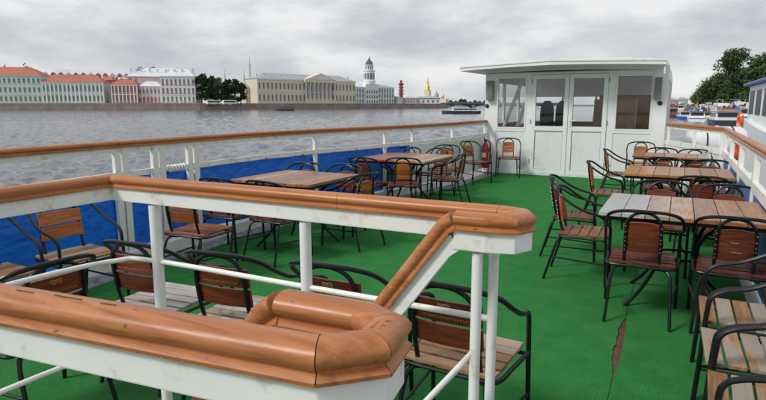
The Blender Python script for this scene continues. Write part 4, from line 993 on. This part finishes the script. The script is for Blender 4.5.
mb.build('awning_arches', 'w_white', b6[0])
b7 = building('long_college', 'very long white-roofed college with red dormers behind the riverside palaces', 45, 140, 81.5, 1, 24, 'w_red', 'r_pale', 71, d0=600, d1=640, back=26, wsize=(.3, .6), trim='w_rose')
for i in range(13):
    x = b7[1] * (i + .4) / 13; MB().add([(x - 2.3, 4, b7[2] + 2), (x + 2.3, 4, b7[2] + 2), (x + 2.3, 9, b7[2] + 2), (x - 2.3, 9, b7[2] + 2), (x - 2.3, 4, b7[2] + 6.5), (x + 2.3, 4, b7[2] + 6.5), (x + 2.3, 9, b7[2] + 6.5), (x - 2.3, 9, b7[2] + 6.5), (x, 4, b7[2] + 8.5), (x, 9, b7[2] + 8.5)],
        [(0, 1, 5, 8, 4), (3, 7, 9, 6, 2), (0, 4, 7, 3), (1, 2, 6, 5), (4, 8, 9, 7), (5, 6, 9, 8)]).build('dormer', 'w_red' if i % 3 else 'w_rose', b7[0])
b8 = building('pale_roofed_block', 'pale grey roofed block behind the tall white house', 128, 192, 78, 1, 12, 'w_rose', 'r_pale', 68.8, d0=560, d1=580, back=40, trim='w_rose')
chimneys(b8[0], b8[1], b8[5] - 4, 10, 7, 'w_pale', 1.0, 3, 5); chimneys(b6[0], b6[1], b6[5] - 2, 8, 4, 'w_rose', .8, 2.2, 4); chimneys(b4[0], b4[1], b4[5] - 1, 6, 4, 'w_red', .7, 2, 2); chimneys(b2[0], b2[1], b2[5] - 1, 7, 5, 'r_red', .5, 1.2, 2)
b9 = building('cream_wing', 'small cream side wing with grey roof left of the columned palace', 246, 258.5, 88, 2, 4, 'w_cream', 'r_grey', 83, off=22, wsize=(.35, .5), trim='w_cream')
b10 = building('cream_palace', 'long cream palace with white columned portico across the river', 258, 355.5, 81.2, 2, 26, 'w_cream', 'r_grey', 75.4, wsize=(.36, .52), back=22, d0=496, d1=566, skip=lambda r, c: 12 <= c <= 18)
t, Ln, h, z0 = b10[:4]
px0, px1 = Ln * .455, Ln * .755; stp = (px1 - px0) / 7
MB().box(px0 - 1.5, px1 + 1.5, -2.6, 0, z0, z0 + 4.6).build('portico_base', 'w_cream', t)
cm = MB().lathe([(.95, z0 + 4.6), (.95, z0 + 5.2), (.75, z0 + 5.3), (.62, h - 3.0), (.95, h - 2.6), (.95, h - 2.2)], n=10).mesh('column', 'w_white', True)
for i in range(8): link('column', cm, t, (px0 + stp * i, -1.7, 0))
for i in range(7):
    MB().box(px0 + stp * (i + .5) - .9, px0 + stp * (i + .5) + .9, -.1, .1, z0 + 6, h - 4.5).build('portico_window', 'pane_far', t)
MB().box(px0 - 1.6, px1 + 1.6, -2.7, 0, h - 2.2, h + .1).build('entablature', 'w_cream', t)
hp_ = zat(74.4, 531)
MB().add([(px0 - 1.8, -2.8, h + .1), (px1 + 1.8, -2.8, h + .1), ((px0 + px1) / 2, -2.8, hp_), (px0 - 1.8, 9, h + .1), (px1 + 1.8, 9, h + .1), ((px0 + px1) / 2, 9, hp_)], [(0, 1, 2), (5, 4, 3), (0, 2, 5, 3), (1, 4, 5, 2), (0, 3, 4, 1)]).build('pediment', 'w_cream', t)
MB().add([(px0 + 2.5, -2.85, h + .7), (px1 - 2.5, -2.85, h + .7), ((px0 + px1) / 2, -2.85, hp_ - 1.4), (px0 + 2.5, -2.80, h + .7), (px1 - 2.5, -2.80, h + .7), ((px0 + px1) / 2, -2.80, hp_ - 1.4)], [(0, 1, 2), (0, 3, 4, 1), (1, 4, 5, 2), (2, 5, 3, 0)]).build('tympanum', 'w_pale', t)
chimneys(t, Ln, h + 3.0, 8, 14, 'r_pale', .7, 2.2, 9)
# museum with its tower
b11 = building('tower_museum', 'pale teal and white museum with a stepped domed tower', 355.8, 394, 88, 3, 14, 'w_teal', 'r_pale', 84.5, pil='w_white', wsize=(.4, .5), back=18, d0=572, d1=600)
t, Ln, h, z0 = b11[:4]; tcx = Ln * .40
dtm = 583; hz = lambda y: zat(y, dtm)
MB().box(tcx - 8, tcx + 8, -1.2, 10, z0, hz(85)).build('central_bay', 'w_white', t)
wm_ = MB().box(-.8, .8, -1.28, -1.1, -1.5, 1.5).mesh('bay_window', 'pane_far')
for r in range(3):
    for c in range(5): link('bay_window', wm_, t, (tcx - 6 + 3 * c, 0, z0 + 3.2 + 4.9 * r))
MB().lathe([(6.4, hz(85)), (6.4, hz(82)), (5.6, hz(81.5)), (5.6, hz(73)), (6.1, hz(72.6)), (6.1, hz(72))], (tcx, 4, 0), 12).build('tower_tier', 'w_white', t)
MB().lathe([(4.2, hz(72)), (4.2, hz(67.5)), (4.7, hz(67.2)), (4.7, hz(66.7))], (tcx, 4, 0), 12).build('tower_tier', 'w_white', t)
MB().lathe([(3.9, hz(66.7)), (3.8, hz(65.4)), (3.0, hz(63.6)), (1.6, hz(62.6)), (1.2, hz(61.4)), (.5, hz(61)), (.3, hz(59)), (0, hz(58.6))], (tcx, 4, 0), 12).build('dome', 'r_dark', t)
for k in range(12):
    a = 2 * math.pi * (k + .5) / 12
    o = MB().box(-.9, .9, -.1, .1, hz(80.3), hz(74.8)).build('tower_window', 'pane_far', t); o.location = (tcx + 5.45 * math.cos(a), 4 + 5.45 * math.sin(a), 0); o.rotation_euler = (0, 0, a + math.pi / 2)
    o = MB().box(-.55, .55, -.1, .1, hz(71), hz(68)).build('tower_window', 'pane_far', t); o.location = (tcx + 4.07 * math.cos(a), 4 + 4.07 * math.sin(a), 0); o.rotation_euler = (0, 0, a + math.pi / 2)
# rostral column
p = bank(401, 640); rc = thing('rostral_column', 'dark red column with ship prows right of the domed tower', 'column', (p.x, p.y, 1.4)); rc.scale = (.72, .72, 1)
zr_ = lambda y: zat(y, 640) - 1.4
MB().box(-5, 5, -5, 5, 0, zr_(98)).build('base', 'w_dim', rc, bevel=.3)
MB().lathe([(3.2, zr_(98)), (2.9, zr_(97)), (2.5, zr_(85.5)), (3.4, zr_(84.8)), (3.4, zr_(84.2)), (1.6, zr_(84)), (1.6, zr_(83)), (2.2, zr_(82.4)), (.6, zr_(81))], n=12).build('shaft', 'w_rostral', rc, True)
for k in range(4):
    for s in (-1, 1):
        z = zr_(95.5 - 3 * k); MB().add([(s * 2, -1, z), (s * 2, 1, z), (s * 5, 0, z + 1.4), (s * 2, -1, z + 1.6), (s * 2, 1, z + 1.6), (s * 5, 0, z + 2.0)], [(0, 1, 2), (5, 4, 3), (0, 2, 5, 3), (1, 4, 5, 2), (0, 3, 4, 1)]).build('prow', 'w_rostral', rc)
# fortress cathedral
p = bank(427.5, 1200); gc = thing('gold_spire_cathedral', 'distant golden spire rising over the low bank', 'cathedral', (p.x, p.y, 1.5)); zc_ = lambda y: zat(y, 1200) - 1.5
MB().box(-7, 7, -7, 7, 0, zc_(97)).build('tower', 'w_cream', gc); MB().box(-5.5, 5.5, -5.5, 5.5, zc_(97), zc_(91)).build('tower', 'w_cream', gc, bevel=.5)
MB().lathe([(6.5, zc_(91)), (4.5, zc_(89.5)), (4, zc_(87)), (2.2, zc_(86)), (1.5, zc_(84)), (.3, zc_(78.6)), (0, zc_(78.3))], n=10).build('spire', 'gold', gc, True)
MB().box(5, 44, -8, 8, 0, zc_(99)).build('nave', 'w_cream', gc); MB().lathe([(5, zc_(99)), (5, zc_(96)), (4.2, zc_(94)), (1.2, zc_(92.5)), (.6, zc_(91)), (0, zc_(90))], (20, 0, 0), 10).build('dome', 'r_grey', gc, True)
MB().lathe([(3, zc_(99)), (3, zc_(97)), (2.2, zc_(95.8)), (.5, zc_(94.6)), (0, zc_(94))], (34, 0, 0), 10).build('dome', 'gold', gc, True)
# low pavilions on the point
for i, (a, b, yt, m_, lab) in enumerate([(393.5, 398, 97, 'w_dim', 'low grey pavilion just right of the museum'), (405, 418, 98.6, 'w_rose', 'low rose terrace below the dark red column'), (416, 440, 98.2, 'w_pale', 'low pale wall in front of the golden spire')]):
    building('low_pavilion', lab, a, b, yt, 1, 5, m_, 'r_grey', yt - 1.6, back=12, d0=655 + 8 * i, d1=660 + 8 * i, trim='w_dim', wsize=(.35, .4))
# masts
for i, (x, y1_, d, lab) in enumerate([(251.2, 59.5, 900, 'tall lattice radio mast above the cream wing'), (226.3, 71, 950, 'thin mast above the dark riverside trees'), (245.2, 70.5, 930, 'thin mast just left of the tall radio mast')]):
    p = bank(x, d); t = thing('radio_mast', lab, 'mast', (p.x, p.y, 1)); zt_ = zat(y1_, d) - 1; wb = 2.0 if i == 0 else 1.0
    mb = MB()
    for sx_, sy_ in ((-1, -1), (1, -1), (1, 1), (-1, 1)): mb.tube([(sx_ * wb, sy_ * wb, 0), (sx_ * wb * .25, sy_ * wb * .25, zt_ * .85)], .22, 4)
    for k in range(14):
        f0 = 1 - .75 * k / 14; f1 = 1 - .75 * (k + 1) / 14
        mb.tube([(-wb * f0, -wb * f0, zt_ * .85 * k / 14), (wb * f1, -wb * f1, zt_ * .85 * (k + 1) / 14)], .14, 3); mb.tube([(wb * f0, wb * f0, zt_ * .85 * k / 14), (-wb * f1, wb * f1, zt_ * .85 * (k + 1) / 14)], .14, 3)
    mb.build('lattice', 'w_dim', t); MB().tube([(0, 0, zt_ * .84), (0, 0, zt_)], .3, 4).build('aerial', 'w_dim', t)
# trees on the far bank
gb = 'dark trees beside the white house across the river'
for i, (x, ytp, rx_, d) in enumerate([(202, 74.5, 7, 462), (208, 77, 6, 466), (212, 76, 7, 480), (219, 78, 6, 472), (224.5, 82, 5.5, 470), (229, 79, 6.5, 476), (235, 79.5, 6.5, 470), (241, 82.5, 5.5, 474)]):
    p = bank(x, d); lab = ['leftmost dark tree beside the tall white house across the river', 'second dark tree from the white house across the river', 'third dark tree from the white house across the river', 'fourth dark tree from the white house, brownish gap beside it', 'lower tree in the dip of the far riverside trees', 'third tree from the right in the far riverside clump', 'second tree from the right in the far riverside clump', 'rightmost tree of the far clump beside the cream wing'][i]
    tree('riverside_tree', lab, (p.x, p.y, 1.4), zat(ytp, d) - 1.4, rx_, 'leaf_dark' if i != 3 else 'leaf_olive', 200 + i, 260, 14, 1.3, base=.0, group=gb)
for x, ytp, d, rx_, lab in ((30, 66.5, 560, 5.5, 'dark tree showing above the mint palace roof'), (41, 71, 560, 5, 'small tree showing between the two red roofs'), (142, 67.2, 700, 7, 'dark treetop above the pale roofs, left one'), (155, 66.4, 700, 9, 'dark treetop above the pale roofs, right one'), (253.5, 79, 620, 5, 'dark tree behind the cream side wing'), (8, 66.8, 560, 6, 'treetop at the far left above the mint palace'), (355, 86, 640, 5, 'dark tree between the cream palace and the museum')):
    p = bank(x, d); tree('background_tree', lab, (p.x, p.y, 1.4), zat(ytp, d) - 1.4, rx_, 'leaf_dark', int(x) + 300, 130, 12, 1.4, base=.3)
# buses on the embankment
for i, (x, m_, lab) in enumerate([(213.5, 'tag_white', 'white bus on the far embankment, left one below the dark trees'), (229.5, 'tag_white', 'white bus on the far embankment, right one below the dark trees')]):
    p = bank(x, 456); t = thing('coach_bus', lab, 'bus', (p.x, p.y, TOPZ - 1.1), math.atan2(*(bank(230, 468) - bank(213, 458)).yx), 'white buses on the far embankment')
    MB().box(-5.5, 5.5, -1.2, 1.2, .4, 3.6).build('body', m_, t, bevel=.15); MB().box(-5.2, 5.0, -1.23, 1.23, 1.9, 3.0).build('window_band', 'pane', t)
    for xw in (-3.4, 3.2): MB().lathe([(.5, -1.25), (.5, 1.25)], (xw, 0, .5), 12, Matrix.Rotation(R(90), 3, 'X')).build('wheel', 'rubber', t)
# far low wood and bridge closing the river
d = 1500; V = []; Fc = []; rq = random.Random(5)
for i in range(9000):
    x = rq.uniform(392, 500); dd = d + rq.uniform(-40, 60); p = bank(x, dd); hh = (9 + 5 * math.sin(x * .35) * math.sin(x * .13 + 1) + 2 * math.sin(x * 1.3)) * rq.random() ** .6
    s_ = rq.uniform(1.2, 2.6); c_ = Vector((p.x, p.y, 2 + hh)); n_ = Vector((rq.gauss(0, 1), rq.gauss(0, 1), rq.gauss(0, 1))).normalized(); u = n_.orthogonal().normalized() * s_; v_ = n_.cross(u)
    i0 = len(V); V += [c_ - u, c_ + v_ * .6, c_ + u, c_ - v_ * .6]; Fc.append((i0, i0 + 1, i0 + 2, i0 + 3))
me = bpy.data.meshes.new('far_wood'); me.from_pydata([tuple(v) for v in V], [], Fc); me.materials.append(MATS['leaf_far']); tag(link('far_wood', me), 'low grey-green wood along the far end of the river', 'wood', kind='stuff')
fb = MB(); a, b = bank(392, d - 60), bank(760, d - 60); fb.sweep([(a.x, a.y, -1), (b.x, b.y, -1)], bar(60, 5)); tag(fb.build('far_shore', 'pavement'), kind='structure')
a, b = bank(440, 800), bank(560, 820); u = b - a; Ln = u.length
bg_ = thing('river_bridge', 'dark low bridge at the far end of the river', 'bridge', (a.x, a.y, 0), math.atan2(u.y, u.x))
MB().box(0, Ln, -7, 7, 1.2, 3.4).build('deck_girder', 'hull_dark', bg_); MB().box(0, Ln, -7.2, -7, 3.4, 4.4).build('parapet', 'w_dim', bg_)
for k in range(5): MB().box(8 + k * 36, 12 + k * 36, -7, 7, WZ, 1.2).build('pier', 'granite', bg_)
for k in range(4):
    x0, x1 = 12 + 36 * k, 44 + 36 * k; pts_ = [(x0 + (x1 - x0) * q / 10, 1.2 - 3.2 * (abs(q - 5) / 5) ** 2) for q in range(11)]
    mb = MB(); nn = len(pts_)
    for y in (-6.8, 6.8): mb.v += [(x, y, z) for x, z in pts_] + [(x, y, 1.2) for x, _ in pts_]
    for y0i in (0, 2 * nn): mb.f += [(y0i + q, y0i + q + 1, y0i + nn + q + 1, y0i + nn + q) for q in range(nn - 1)]
    mb.build('arch', 'hull_dark', bg_)
# pale far houses above the moored boats at the end of the right quay
for i, (a, b, yt, m_, lab) in enumerate([(667, 677, 100, 'w_rose', 'far rose house at the end of the right quay, left one'), (678, 688, 99.5, 'w_pale', 'far pale house at the end of the right quay, right one')]):
    building('far_house', lab, a, b, yt, 2, 6, m_, 'r_grey', yt - 2, back=14, d0=1300, d1=1300, trim='w_pale')
